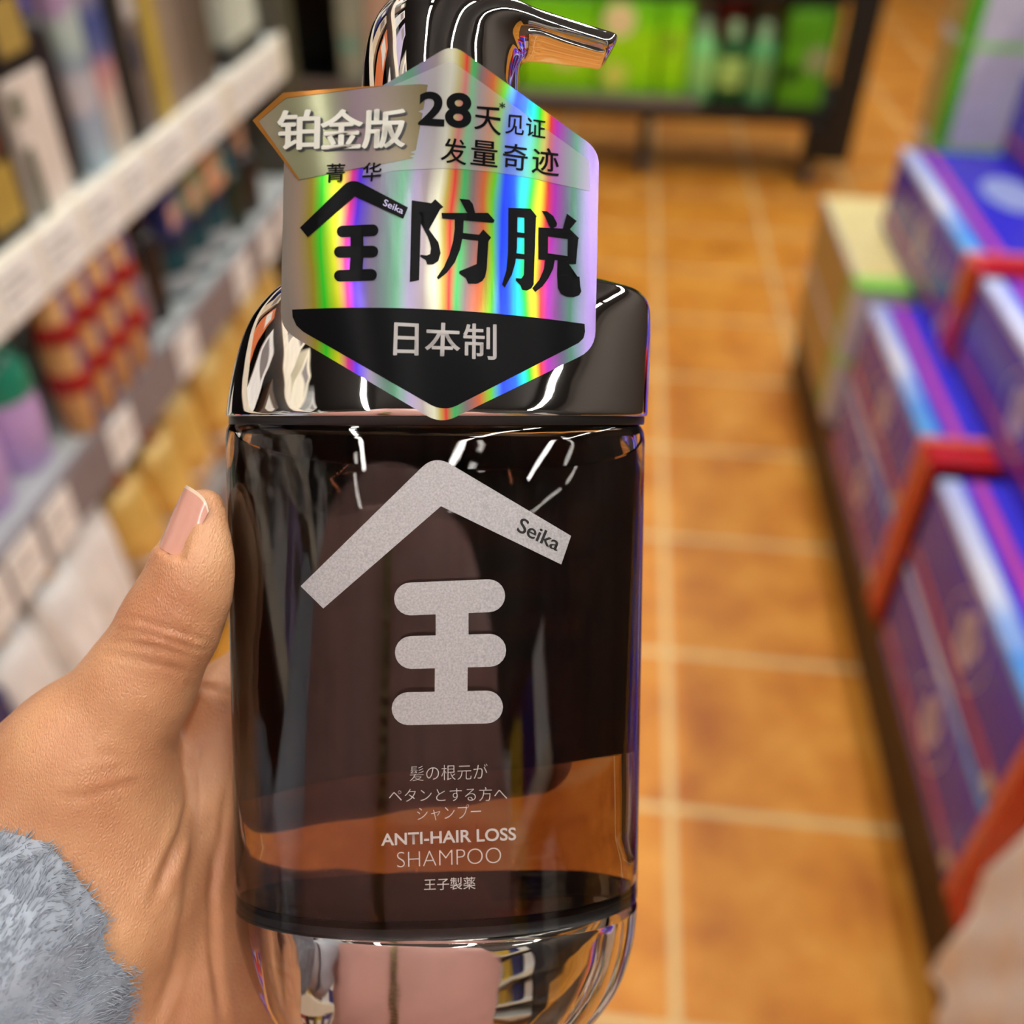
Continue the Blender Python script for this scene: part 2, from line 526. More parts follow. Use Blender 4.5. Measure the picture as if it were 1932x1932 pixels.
# lower shelf: gold pouches and white refill packs
zl = SH['lower'] - .004
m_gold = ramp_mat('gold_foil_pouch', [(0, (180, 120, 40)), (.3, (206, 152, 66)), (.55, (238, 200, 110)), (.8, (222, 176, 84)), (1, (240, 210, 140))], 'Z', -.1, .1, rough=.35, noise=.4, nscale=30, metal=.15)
m_gold_band = mat('pale_pouch_band', (206, 184, 160), .45)
gp = [(1.02, 0, .17), (1.12, .01, .18), (1.22, 0, .2), (1.33, .012, .21), (1.44, 0, .21), (1.55, .01, .22), (1.67, 0, .22)]
gn = ['nearest the white refill packs', 'second from the white refill packs', 'third along the lower shelf', 'in the middle of the row',
      'fifth along the lower shelf', 'second from the end panel', 'next to the end panel']
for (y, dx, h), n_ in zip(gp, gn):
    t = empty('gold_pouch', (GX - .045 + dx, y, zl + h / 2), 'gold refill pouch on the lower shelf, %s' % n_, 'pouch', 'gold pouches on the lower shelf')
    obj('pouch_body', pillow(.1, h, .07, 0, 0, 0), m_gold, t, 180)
    bm = pillow(.102, .022, .073, .001, 0, -h * .18, 14, 4, 6)
    obj('printed_band', bm, m_gold_band, t, 180)
    obj('spout_cap', lathe([(.009, h / 2 - .008), (.010, h / 2), (.010, h / 2 + .016), (.007, h / 2 + .018)], 16), mat('amber_cap', (190, 110, 40), .3), t, 40)
m_white_pack = mat('white_refill_film', (246, 243, 238), .4, bump=.3, bump_scale=60)
for y, w, h, dx, l in [(.70, .10, .19, .0, 'white refill pack on the lower shelf behind the thumb base'),
                       (.80, .1, .2, .012, 'white refill pack on the lower shelf, middle of the three'),
                       (.90, .105, .21, .0, 'white refill pack on the lower shelf beside the gold pouches')]:
    t = empty('refill_pack', (GX - .045 + dx, y, zl + h / 2), l, 'refill pack', 'white refill packs on the lower shelf')
    obj('pack_body', pillow(w, h, .06, 0, 0, 0, p=4), m_white_pack, t, 180)
    obj('cap', lathe([(.012, h / 2 - .01), (.013, h / 2), (.013, h / 2 + .018), (.011, h / 2 + .02)], 20), mat('cream_cap', (214, 200, 176), .35), t, 40)
carton(.60, .09, zl, .17, (44, 52, 110), 'navy carton on the lower shelf left of the white refill packs')
# more stock on the unit behind the camera, seen mirrored in the chrome
for k in range(9):
    c = [(40, 52, 120), (220, 220, 224), (30, 30, 34), (180, 150, 60), (226, 224, 220), (44, 60, 150), (200, 60, 50), (60, 120, 70), (230, 228, 222)][k]
    carton(-.9 + .16 * k, .13, zu, .22, c, ['navy', 'white', 'black', 'ochre', 'cream white', 'blue', 'red', 'green', 'ivory'][k] + ' carton on the upper shelf behind the photographer',
           front=[(.1, .9, .5, .8, (235, 235, 235))])
for k in range(9):
    c = [(230, 228, 222), (60, 60, 150), (200, 180, 60), (40, 40, 44), (180, 60, 60), (232, 232, 232), (44, 60, 140), (150, 150, 160), (90, 140, 90)][k]
    carton(-.95 + .16 * k, .12, zm, .2, c, ['cream', 'indigo', 'mustard', 'charcoal', 'brick red', 'bright white', 'dark blue', 'grey', 'sage green'][k] + ' carton on the middle shelf behind the photographer',
           front=[(.2, .8, .3, .7, (240, 240, 236))])

stock = [('cream', (236, 228, 206)), ('white', (240, 240, 238)), ('black', (24, 24, 26)), ('pale grey', (206, 206, 206)), ('navy', (36, 46, 110)), ('ivory', (240, 232, 214)), ('orange', (214, 110, 50)),
         ('silver grey', (186, 188, 190)), ('brown', (84, 60, 44)), ('pearl white', (232, 230, 226)), ('lavender', (180, 168, 206)), ('beige', (214, 194, 164))]
for k, (cn, c) in enumerate(stock):
    for zz, sn in ((1.3455, 'high'), (1.7255, 'topmost')):
        j = (k * 5 + (3 if sn == 'topmost' else 0)) % 12
        carton(-1.33 + .265 * j, .17, zz, .24, c, '%s carton on the %s shelf of the left shelf unit' % (cn, sn), x=GX - .03, d=.16,
               front=[(.15, .85, .55, .85, (226, 222, 214) if sum(c) < 500 else (120, 110, 110))])
# a second shelf behind the photographer on the right (mirrored in the chrome base)
r2 = empty('shelf_unit', (.95, -1.85, 0), 'shorter grey shelf unit with blue and white cartons behind the photographer', 'shelf unit')
obj('back_panel', box(.36, .39, -.8, .8, .02, 1.9), m_shelf_dark, r2)
for z in (.25, .62, 1.0, 1.4):
    obj('shelf_board', box(0, .36, -.8, .8, z - .03, z), m_shelf, r2)
    obj('label_rail', box(-.012, 0, -.8, .8, z - .06, z + .002), m_rail_cream, r2)
for s_ in (-.83, .80):
    obj('end_panel', box(0, .39, s_, s_ + .03, 0, 1.9), m_shelf_dark, r2)
for (z, sn) in ((.6205, 'second'), (1.0005, 'third'), (1.4005, 'top')):
    for k, (cn, c) in enumerate((('royal blue', (30, 60, 170)), ('white and blue', (232, 236, 244)), ('yellow', (220, 180, 60)), ('dark blue', (24, 40, 110)), ('snow white', (240, 240, 240)))):
        carton(-2.48 + .31 * k, .2, z, .25, c, '%s carton on the %s shelf of the unit behind the photographer' % (cn, sn), x=1.20, d=.2)

# ================================================================== RIGHT: STACKED GIFT BOXES ON A PLATFORM
m_platform = mat('brown_wood_platform', (78, 50, 24), .6, var=.25, scale=18, stretch=(6, 1, 6))
pl = empty('display_platform', (.87, 1.1, 0), 'low brown wooden platform under the stacked boxes at the right of the aisle', 'platform')
obj('deck', box(-.358, .5, -1.9, 1.2, .115, .15, .004), m_platform, pl)
obj('side_board', box(-.352, -.31, -1.88, 1.18, 0, .115), mat('dark_brown_board', (70, 46, 22), .6, var=.2), pl)
obj('end_board', box(-.31, .48, 1.155, 1.18, 0, .115), mat('dark_brown_board', (70, 46, 22), .6), pl)
obj('end_board', box(-.31, .48, -1.88, -1.855, 0, .115), mat('dark_brown_board', (70, 46, 22), .6), pl)

m_blue = ramp_mat('royal_blue_print', [(0, (96, 52, 168)), (.35, (76, 46, 176)), (.7, (60, 44, 190)), (1, (58, 54, 224))], 'Z', 0, .17, rough=.22, noise=.5, nscale=6)
m_band = mat('red_gloss_band', (190, 14, 26), .22, var=.12, scale=20)
m_band_art = mat('coral_band_edge', (226, 112, 82), .3)
m_edge = ramp_mat('ice_blue_edge', [(0, (96, 190, 250)), (.35, (90, 160, 244)), (.6, (226, 232, 250)), (1, (190, 200, 246))], 'Y', 0, .5, rough=.25, noise=.25, nscale=12)
m_pink = mat('magenta_print', (200, 70, 170), .3)
m_redline = mat('red_print_line', (200, 66, 74), .3)
m_emblem = mat('white_print_emblem', (206, 190, 214), .35)
m_whitebit = mat('pearl_sticker', (206, 198, 176), .4)


def blue_box(x, y0, z0, label, L=.52, H=.165, D=.34, band=True):
    """face at local x=0 towards the aisle, near end at local y=0"""
    t = empty('gift_box', (x, y0, z0), label, 'gift box', 'stacked blue gift boxes')
    obj('carton', box(0, D, 0, L, 0, H, .004), m_blue, t)
    bw = .075
    ys = bw if band else 0
    obj('edge_print', box(-.001, .028, ys, L - .004, H - .012, H + .001, .001), m_edge, t)
    obj('top_stripe', box(.045, .062, ys, L - .004, H - .004, H + .0008), m_pink, t)
    obj('face_line', box(-.0008, .004, ys, L - .004, .03, .042), m_redline, t)
    bm = bmesh.new()
    cy, cz = L * .52, H * .54
    # oval ring
    n = 40
    for i in range(n):
        a, b = 2 * math.pi * i / n, 2 * math.pi * (i + 1) / n
        q = []
        for (rr, an) in ((1, a), (1, b), (.95, b), (.95, a)):
            q.append(bm.verts.new((-.0009, cy + .07 * rr * math.cos(an), cz + .06 * rr * math.sin(an))))
        bm.faces.new(q)
    for (dy, dz, ry, rz) in ((0, .016, .017, .03), (-.022, .010, .013, .022), (.022, .010, .013, .022), (0, -.022, .03, .016)):
        bm.faces.new([bm.verts.new((-.0009, cy + dy + ry * math.cos(2 * math.pi * i / 20), cz + dz + rz * math.sin(2 * math.pi * i / 20))) for i in range(20)])
    obj('emblem', bm, m_emblem, t)
    bm = bmesh.new()
    n = 24
    bm.faces.new([bm.verts.new((D * .45 + .05 * math.cos(2 * math.pi * i / n), L * .6 + .09 * math.sin(2 * math.pi * i / n), H + .0009)) for i in range(n)])
    obj('top_emblem', bm, mat('pale_blue_emblem', (170, 186, 240), .25), t)
    if band:
        obj('band', box(-.004, D + .004, 0, bw, -.0, H + .004, .003), m_band, t)
        obj('band_edge', box(-.005, D + .004, bw - .02, bw - .004, .004, H + .005, .001), m_band_art, t)
        obj('sticker', box(-.0012, .004, bw + .012, bw + .035, .012, .036), m_whitebit, t)
    return t


Z1, Z2, Z3, Z4 = .151, .3165, .4825, .6485
blue_box(.505, 1.19, Z1, 'bottom layer blue gift box with a red band, at the far end')
blue_box(.505, .64, Z1, 'blue gift box in the bottom layer behind the hanging white paper')
blue_box(.505, .09, Z1, 'blue gift box in the bottom layer nearest the photographer')
blue_box(.505, 1.19, Z2, 'blue gift box in the second layer beside the green and white carton')
blue_box(.505, .64, Z2, 'blue gift box with a long pale edge, second layer, above the hanging paper')
blue_box(.505, .09, Z2, 'blue gift box in the second layer nearest the photographer')
blue_box(.60, 1.50, Z3, 'third layer blue gift box with a bright lid, before the white cartons', L=.6)
blue_box(.60, .90, Z3, 'blue gift box in the third layer with a white oval emblem at the right edge', L=.58)
blue_box(.60, .30, Z3, 'blue gift box in the third layer nearest the photographer', L=.58)
blue_box(.80, 1.55, Z4, 'blue gift box in the top layer right of the white and green cartons', L=.55, D=.3)
blue_box(.80, .98, Z4, 'blue gift box in the top layer at the right edge', L=.55, D=.3)
blue_box(.82, 1.55, Z4 + .166, 'blue gift box on top of the stack, beside the upper white and green carton', L=.55, D=.28)

m_gw = mat('white_card', (206, 202, 206), .35)
m_lime = mat('lime_green_print', (92, 184, 28), .3)
m_lime_lit = mat('lime_print_lit', (150, 226, 90), .3)  # lighter copy of the lime: light on the top edge put into colour
m_cream_top = mat('cream_card', (236, 218, 150), .4)


def green_box(x, y0, z0, w, L, H, label, stripe=-.001):
    t = empty('white_carton', (x, y0, z0), label, 'carton', 'white and green cartons')
    obj('pack_body', box(0, w, 0, L, 0, H, .004), m_gw, t)
    obj('corner_stripe', box(-.001, .024, stripe, stripe + .035, .002, H - .003, .002), m_lime, t)
    obj('top_panel', box(.004, w - .004, .05, L - .004, H - .002, H + .001), m_cream_top, t)
    obj('top_stripe', box(-.001, w, -.001, .05, H - .012, H + .001, .002), m_lime_lit, t)
    obj('side_panel', box(-.001, .003, stripe + .036, L - .01, .01, H - .01), mat('kraft_side', (186, 156, 92), .5), t)
    return t


green_box(.505, 1.80, Z1, .33, .49, .155, 'white and green carton in the lower layer at the far end of the platform', .055)
green_box(.505, 1.80, Z1 + .156, .33, .49, .165, 'white and green carton with a cream top at the far end, before the floor', .055)
green_box(.67, 2.115, Z3 + .0, .0 + .16, .15, .165, 'white and green carton low behind the blue gift box lid')
green_box(.67, 2.115, Z4, .16, .17, .2, 'white and green carton in view behind the bright blue lid')
green_box(.67, 2.115, Z4 + .201, .16, .17, .22, 'topmost white and green carton above the bright blue lid')
# crumpled white paper hanging in front of the near boxes
pa = empty('paper_sheet', (.478, .62, .10), 'crumpled white paper sheet hanging beside the red banded boxes, bottom right', 'paper')
bm = bmesh.new()
nx, nz = 18, 24
G = {}
for i in range(nx + 1):
    for j in range(nz + 1):
        u, v = i / nx * .34, j / nz * .41
        w = .006 * math.sin(22 * v + 60 * u) + .006 * math.sin(85 * u - 31 * v) + random.uniform(-.002, .002)
        G[i, j] = bm.verts.new((w, -u + .004 * math.sin(19 * v), v + .006 * math.sin(34 * u)))
for i in range(nx):
    for j in range(nz):
        bm.faces.new((G[i, j], G[i + 1, j], G[i + 1, j + 1], G[i, j + 1]))
thicken(bm, Vector((.0008, 0, 0)))
o = obj('sheet', bm, mat('crumpled_paper', (255, 250, 246), .6, bump=.4, bump_scale=40), pa, 50)

# ================================================================== FAR RACK
m_rack = mat('black_rack_metal', (18, 17, 16), .5)
rk = empty('display_rack', (0, 3.75, 0), 'black metal display rack on castors standing across the end of the aisle', 'rack')
RY = 3.75


def rpart(name, m, x0, x1, y0, y1, z0, z1, bev=.003, parent=rk):
    return obj(name, box(x0, x1, y0 - RY, y1 - RY, z0, z1, bev), m, parent)


rpart('deck', m_rack, -1.45, .84, 3.70, 4.15, .215, .272)
rpart('deck_edge', mat('grey_deck_edge', (128, 122, 118), .4), -1.45, .30, 3.694, 3.70, .262, .30, .001)
rpart('post', m_rack, .77, .87, 3.66, 3.72, .1, 1.9)
rpart('post', m_rack, -1.45, -1.37, 3.66, 3.72, .1, 1.9)
rpart('back_panel', mat('dark_rack_back', (46, 42, 36), .6), -1.45, .84, 4.15, 4.17, .25, 1.9)
rpart('shelf', m_rack, -1.45, .78, 3.72, 4.15, .62, .66)
rpart('gusset', m_rack, .70, .86, 3.67, 3.72, .1, .23)
for x, y in ((.12, 3.72), (.73, 3.68), (-.6, 3.72), (-1.3, 3.72)):
    l = rpart('leg', m_rack, x - .02, x + .02, y - .02, y + .02, .07, .22)
    c = lathe([(.03, -.014), (.036, -.01), (.036, .01), (.03, .014)], 20)
    bmesh.ops.rotate(c, verts=c.verts[:], cent=(0, 0, 0), matrix=Matrix.Rotation(R(90), 3, 'Y'))
    bmesh.ops.translate(c, verts=c.verts[:], vec=(x, y - RY, .036))
    obj('castor', c, mat('dark_grey_castor', (60, 58, 58), .4), l, 40)

zr = .2725
m_lime_pack = ramp_mat('lime_pack_art', [(0, (110, 200, 10)), (.3, (160, 236, 10)), (.6, (170, 240, 14)), (.8, (130, 230, 20)), (1, (100, 190, 20))], 'Z', 0, .35, rough=.35, noise=.4, nscale=9)


def far_pack(x, w, h, colm, label, y=3.72, d=.16, dots=(), name='lime_pack', cat='pack', group=None):
    t = empty(name, (x, y, zr), label, cat, group)
    obj('pack_body', box(-w / 2, w / 2, 0, d, 0, h, .008), colm, t)
    for (u, v, r, c) in dots:
        bm = bmesh.new()
        n = 24
        bm.faces.new([bm.verts.new(((u - .5) * w + r * math.cos(2 * math.pi * i / n), -.0012, v * h + r * math.sin(2 * math.pi * i / n))) for i in range(n)])
        obj('printed_spot', bm, mat('spot_%d_%d_%d' % c, c, .4), t)
    return t


far_pack(-.22, .27, .33, m_lime_pack, 'lime green pack at the left end of the green row on the far rack', dots=[(.6, .45, .05, (226, 224, 120))], group='lime packs on the far rack')
far_pack(.03, .21, .33, m_lime_pack, 'lime green pack with two cream spots beside the spout on the far rack', dots=[(.32, .8, .055, (244, 228, 170)), (.3, .25, .045, (214, 226, 100))], group='lime packs on the far rack')
far_pack(.195, .10, .33, m_lime_pack, 'narrow lime green pack left of the mint bottles on the far rack', dots=[(.4, .6, .03, (150, 196, 40))], group='lime packs on the far rack')
m_mint = mat('mint_green_plastic', (140, 226, 140), .3)
m_mint_d = mat('deep_green_plastic', (26, 92, 36), .3)
for k, (x, cm_, lm, l) in enumerate([(.30, m_mint, (160, 222, 130), 'mint bottle with a pale green label, leftmost of the bottles on the far rack'),
                                     (.405, m_mint_d, (180, 220, 120), 'dark green bottle with a pale round label, middle of the bottles on the far rack'),
                                     (.51, mat('sea_green_plastic', (104, 186, 116), .3), (120, 168, 96), 'sea green bottle beside the olive pack on the far rack')]):
    t = empty('green_bottle', (x, 3.78, zr), l, 'bottle', 'green bottles on the far rack')
    obj('bottle_body', lathe([(.044, 0), (.048, .006), (.048, .17), (.04, .2), (.022, .215)], 32), cm_, t, 45)
    obj('cap', lathe([(.024, .213), (.024, .26), (.02, .265)], 24), mat('pale_mint_cap', (170, 210, 160), .3), t, 40)
    obj('label', lathe([(.0485, .05), (.0487, .051), (.0487, .15), (.0485, .151)], 32), mat('lab_%d_%d_%d' % lm, lm, .4), t, 40)
far_pack(.66, .16, .32, mat('olive_green_pack', (86, 160, 20), .4, var=.3, scale=12), 'olive green pack with a grey spot at the right end of the far rack',
         dots=[(.75, .5, .045, (150, 160, 110)), (.2, .35, .03, (20, 60, 10))])
far_pack(.40, .10, .35, mat('crimson_pack', (130, 20, 22), .4), 'tall crimson pack standing behind the green bottles', y=3.87, d=.06, name='crimson_pack')
far_pack(.27, .13, .345, mat('grey_mauve_pack', (140, 122, 124), .4), 'tall grey mauve pack standing behind the mint bottle', y=3.87, d=.06, name='mauve_pack')
far_pack(.53, .11, .345, mat('khaki_pack', (110, 96, 70), .4), 'tall khaki pack standing behind the sea green bottle', y=3.87, d=.06, name='khaki_pack')
far_pack(-.98, .1, .36, mat('teal_white_pack', (170, 176, 156), .4, var=.3, scale=10), 'pale sage pack on the left half of the far rack', name='sage_pack', dots=[(.4, .4, .03, (130, 190, 170))])
far_pack(-.87, .1, .35, mat('blush_pack', (214, 180, 156), .4), 'blush pink pack beside the sage pack on the far rack', name='blush_pack')
far_pack(-.745, .12, .16, mat('coral_red_pack', (226, 84, 56), .4), 'coral red pack left of the pump on the far rack', name='coral_pack')
far_pack(-.745, .13, .36, mat('peach_pack', (238, 180, 120), .4), 'tall peach pack behind the coral red pack', y=3.9, d=.1, name='peach_pack')
far_pack(-.58, .16, .34, mat('apricot_pack', (230, 190, 110), .4), 'apricot pack hidden partly by the bottle pump', name='apricot_pack')
far_pack(-.44, .12, .33, m_lime_pack, 'lime green pack behind the pump elbow on the far rack', group='lime packs on the far rack')

# ================================================================== THE SHAMPOO BOTTLE
YB = ray(821, 785).normalized()
UC = CAM_ROT @ Vector((0, 1, 0))
ZB = (UC - YB * UC.dot(YB)).normalized()
XB = YB.cross(ZB)
OB = CAM_POS + YB * 0.184
MB = Matrix(((XB.x, YB.x, ZB.x, OB.x), (XB.y, YB.y, ZB.y, OB.y), (XB.z, YB.z, ZB.z, OB.z), (0, 0, 0, 1)))
MBI = MB.inverted()
EYE_L = MBI @ CAM_POS


def lray(px, py):
    return MBI.to_3x3() @ ray(px, py)


def B(px, py, y=0.0):
    d = lray(px, py)
    return EYE_L + d * ((y - EYE_L.y) / d.y)


DEPTH = 0.016      # half depth of the flat oval bottle
NEXP = 2.15
ZTOP, ZBOT = B(821, 797).z, B(821, 1697).z


def a_of(z):
    """(centre x, half width) of the straight body"""
    t = (z - ZTOP) / (ZBOT - ZTOP)
    l = B(427, 797).x * (1 - t) + B(445, 1697).x * t
    r = B(1215, 797).x * (1 - t) + B(1200, 1697).x * t
    return (l + r) / 2, (r - l) / 2


def ring(xc, a, b, z, n=112, e=NEXP, shear=0.0, yc=0.0):
    out = []
    for i in range(n):
        t = 2 * math.pi * i / n
        c, s = math.cos(t), math.sin(t)
        x = xc + a * math.copysign(abs(c) ** (2 / e), c)
        y = yc + b * math.copysign(abs(s) ** (2 / e), s)
        out.append((x, y, z + shear * (x - xc)))
    return out


# materials -----------------------------------------------------------------
def chrome_material():
    m = bpy.data.materials.new('polished_chrome')
    m.use_nodes = True
    nt = m.node_tree
    p = nt.nodes['Principled BSDF']
    p.inputs['Base Color'].default_value = (0.86, 0.83, 0.79, 1)
    p.inputs['Metallic'].default_value = 1
    p.inputs['Roughness'].default_value = 0.025
    tc = nt.nodes.new('ShaderNodeTexCoord')
    n = nt.nodes.new('ShaderNodeTexNoise')
    n.inputs['Scale'].default_value = 120
    n.inputs['Detail'].default_value = 1
    nt.links.new(tc.outputs['Object'], n.inputs['Vector'])
    b = nt.nodes.new('ShaderNodeBump')
    b.inputs['Strength'].default_value = 0.10
    b.inputs['Distance'].default_value = 0.001
    nt.links.new(n.outputs['Fac'], b.inputs['Height'])
    nt.links.new(b.outputs['Normal'], p.inputs['Normal'])
    return m


def clear_material(name, color, ior, rough=0.0, density=0.0, absorb=(1, 1, 1)):
    m = bpy.data.materials.new(name)
    m.use_nodes = True
    nt = m.node_tree
    p = nt.nodes['Principled BSDF']
    p.inputs['Base Color'].default_value = color + (1,)
    p.inputs['Transmission Weight'].default_value = 1
    p.inputs['IOR'].default_value = ior
    p.inputs['Roughness'].default_value = rough
    tc = nt.nodes.new('ShaderNodeTexCoord')
    n = nt.nodes.new('ShaderNodeTexNoise')
    n.inputs['Scale'].default_value = 60
    mp = nt.nodes.new('ShaderNodeMapping')
    mp.inputs['Scale'].default_value = (1.6, 1.6, .12)
    nt.links.new(tc.outputs['Object'], mp.inputs[0])
    nt.links.new(mp.outputs[0], n.inputs['Vector'])
    b = nt.nodes.new('ShaderNodeBump')
    b.inputs['Strength'].default_value = 0.05
    b.inputs['Distance'].default_value = 0.001
    nt.links.new(n.outputs['Fac'], b.inputs['Height'])
    nt.links.new(b.outputs['Normal'], p.inputs['Normal'])
    if density:
        v = nt.nodes.new('ShaderNodeVolumeAbsorption')
        v.inputs['Color'].default_value = absorb + (1,)
        v.inputs['Density'].default_value = density
        nt.links.new(v.outputs[0], nt.nodes['Material Output'].inputs['Volume'])
    return m


m_chrome = chrome_material()
m_clear = clear_material('clear_bottle_plastic', (0.93, 0.9, 0.88), 1.47)
m_liquid = clear_material('amber_brown_shampoo', (1, 1, 1), 1.36, 0, 84, (0.50, 0.26, 0.12))

bottle_root = empty('shampoo_bottle', (0, 0, 0),
                    'clear shampoo bottle of dark amber liquid with chrome pump and rainbow foil tag', 'bottle')
bottle_root.matrix_world = MB

# body wall: outer skin and inner cavity
outer, inner = [], []
for dz, k in ((0.0, .955), (-.0006, .978), (-.0016, .993), (-.003, 1.0)):
    z = ZTOP + dz
    xc, a = a_of(z)
    outer.append(ring(xc, a - .0 - (1 - k) * .03, DEPTH - (1 - k) * .03, z))
for i in range(1, 13):
    z = ZTOP - .003 + (ZBOT + .0005 - ZTOP + .003) * i / 12
    xc, a = a_of(z)
    outer.append(ring(xc, a, DEPTH, z))
T = .0022
zi0, zi1 = ZTOP - .0025, ZBOT + .0031
for k in range(13):
    z = zi0 + (zi1 - zi0) * k / 12
    xc, a = a_of(z)
    f = .0012 if k in (0, 12) else 0
    inner.append(ring(xc, a - T - f, DEPTH - T - f, z))
bm = loft(outer)
bmesh.ops.recalc_face_normals(bm, faces=bm.faces[:])
bi = loft(inner)
bmesh.ops.recalc_face_normals(bi, faces=bi.faces[:])
bmesh.ops.reverse_faces(bi, faces=bi.faces[:])
me_t = bpy.data.meshes.new('tmp')
bi.to_mesh(me_t)
bi.free()
bm.from_mesh(me_t)
bpy.data.meshes.remove(me_t)
body_o = obj('bottle_body', bm, m_clear, bottle_root, 40, recalc=False)

# liquid: fills the cavity up to a level that is horizontal in the room
liq = []
for k in range(25):
    z = zi0 + (zi1 - .0002 - zi0) * k / 24
    xc, a = a_of(z)
    f = .0012 if k in (0, 24) else 0
    liq.append(ring(xc, a - T - f + .0002, DEPTH - T - f + .0002, z))
bm = loft(liq)
bmesh.ops.recalc_face_normals(bm, faces=bm.faces[:])
p0 = B(830, 886, -DEPTH + .002)
nl = (MBI.to_3x3() @ Vector((0, 0, 1))).normalized()
nl = Vector((0.02, nl.y * .62, nl.z)).normalized()
bmesh.ops.bisect_plane(bm, geom=bm.verts[:] + bm.edges[:] + bm.faces[:], plane_co=p0, plane_no=nl, clear_outer=True)
es = [e for e in bm.edges if e.is_boundary]
bmesh.ops.contextual_create(bm, geom=es)
obj('liquid', bm, m_liquid, bottle_root, 40)

# panel added on the rear wall to darken the liquid; streaks imitate refraction
m_back = mat('added_streaked_dark_panel', (126, 100, 74), .5, var=.85, scale=60, stretch=(2.2, 1, .04))
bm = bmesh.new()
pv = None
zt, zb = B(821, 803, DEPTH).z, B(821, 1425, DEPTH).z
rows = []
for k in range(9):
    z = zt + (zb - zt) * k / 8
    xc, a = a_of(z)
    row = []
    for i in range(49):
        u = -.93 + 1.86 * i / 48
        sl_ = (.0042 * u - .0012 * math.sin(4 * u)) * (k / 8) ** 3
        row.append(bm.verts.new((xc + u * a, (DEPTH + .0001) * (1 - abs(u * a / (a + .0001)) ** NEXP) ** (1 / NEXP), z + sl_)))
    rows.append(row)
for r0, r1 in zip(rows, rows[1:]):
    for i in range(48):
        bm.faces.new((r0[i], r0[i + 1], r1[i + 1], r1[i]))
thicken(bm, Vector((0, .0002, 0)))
obj('added_rear_dark_panel', bm, m_back, bottle_root, 60)

# chrome shoulder (one side domed, the other upright) ------------------------
SHO = [(786, 432, 1216, .0158), (783, 429, 1219, .0163), (770, 430, 1220, .0164), (740, 434, 1221.5, .0163), (700, 442, 1223, .0161), (650, 455, 1225, .0157), (610, 471, 1225.5, .0152),
       (585, 486, 1224, .0147), (568, 500, 1219, .0141), (556, 511, 1209, .0136), (547, 521, 1195, .0131), (538, 533, 1165, .0126),
       (528, 549, 1125, .0122), (512, 576, 1075, .0120), (490, 612, 1030, .0121), (462, 645, 1000, .0125), (430, 668, 986, .0130), (400, 679, 981, .0133), (370, 682, 980, .0134)]


def px_rings(tab, e=NEXP):
    out = []
    for py, l, r, b in tab:
        L, Rr = B(l, py), B(r, py)
        out.append(ring((L.x + Rr.x) / 2, (Rr.x - L.x) / 2, b, (L.z + Rr.z) / 2, e=e, shear=(Rr.z - L.z) / (Rr.x - L.x)))
    return out


def refine(tab, k=3):
    """Catmull-Rom densify"""
    out = []
    n = len(tab)
    for i in range(n - 1):
        p = [np.array(tab[max(0, min(n - 1, j))], float) for j in (i - 1, i, i + 1, i + 2)]
        for s in range(k):
            t = s / k
            out.append(tuple(.5 * (2 * p[1] + (p[2] - p[0]) * t + (2 * p[0] - 5 * p[1] + 4 * p[2] - p[3]) * t * t + (3 * p[1] - p[0] - 3 * p[2] + p[3]) * t ** 3)))
    out.append(tab[-1])
    return out


obj('shoulder', loft(px_rings(refine(SHO, 3))), m_chrome, bottle_root, 50)
# collar gap
obj('gasket', loft(px_rings([(801, 434, 1212.5, .0152), (797, 433, 1214, .0155), (783, 434, 1214, .0155)])), mat('dark_gasket', (30, 27, 26), .3), bottle_root, 40)

# pump head: a thick tube bending into a tapered spout: ((outer px), (inner px), depth)
PUMP = [((682, 372), (980, 372), .0134, .0), ((682, 260), (979.5, 262), .0134, .0), ((682.5, 190), (979, 196), .0134, .0), ((685, 130), (979.5, 158), .0133, .0), ((692, 85), (981, 136), .0132, .0),
        ((706, 46), (984, 122), .0130, .0), ((733, 14), (988, 114), .0127, .0), ((774, -6), (994, 109), .0122, .0), ((830, -16), (1001, 106.5), .0114, .0), ((890, -8), (1009, 105.5), .0104, .0),
        ((945, 8), (1020, 106), .0094, .0), ((990, 25), (1035, 108), .0084, .0), ((1040, 38.5), (1056, 111.5), .0074, .0), ((1090, 52), (1088, 117), .0065, .0),
        ((1130, 63), (1112, 121), .0059, .0), ((1152, 69), (1126, 123.5), .0056, .0), ((1160, 73), (1133, 124), .0052, .0), ((1162, 80), (1138, 121), .0042, .0), ((1159, 88), (1143, 114), .0024, .0)]
flat = [(a[0], a[1], b[0], b[1], d) for a, b, d, _ in PUMP]
rings_ = []
for ax, ay, bx_, by_, d in refine(flat, 3):
    A, Bp = B(ax, ay), B(bx_, by_)
    c, u = (A + Bp) / 2, (Bp - A) / 2
    rr = []
    for i in range(64):
        t = 2 * math.pi * i / 64
        q = c + u * math.cos(t)
        rr.append((q.x, d * math.sin(t), q.z))
    rings_.append(rr)
obj('pump_head', loft(rings_), m_chrome, bottle_root, 60)

obj('added_base_dark_plate', loft([ring(a_of(ZBOT)[0], a_of(ZBOT)[1] - .0016, DEPTH - .0014, ZBOT + dz) for dz in (-.00002, .0022)]), mat('added_dark_plate', (16, 12, 10), .4), bottle_root, 40)  # dark plate added to blacken the foot of the liquid

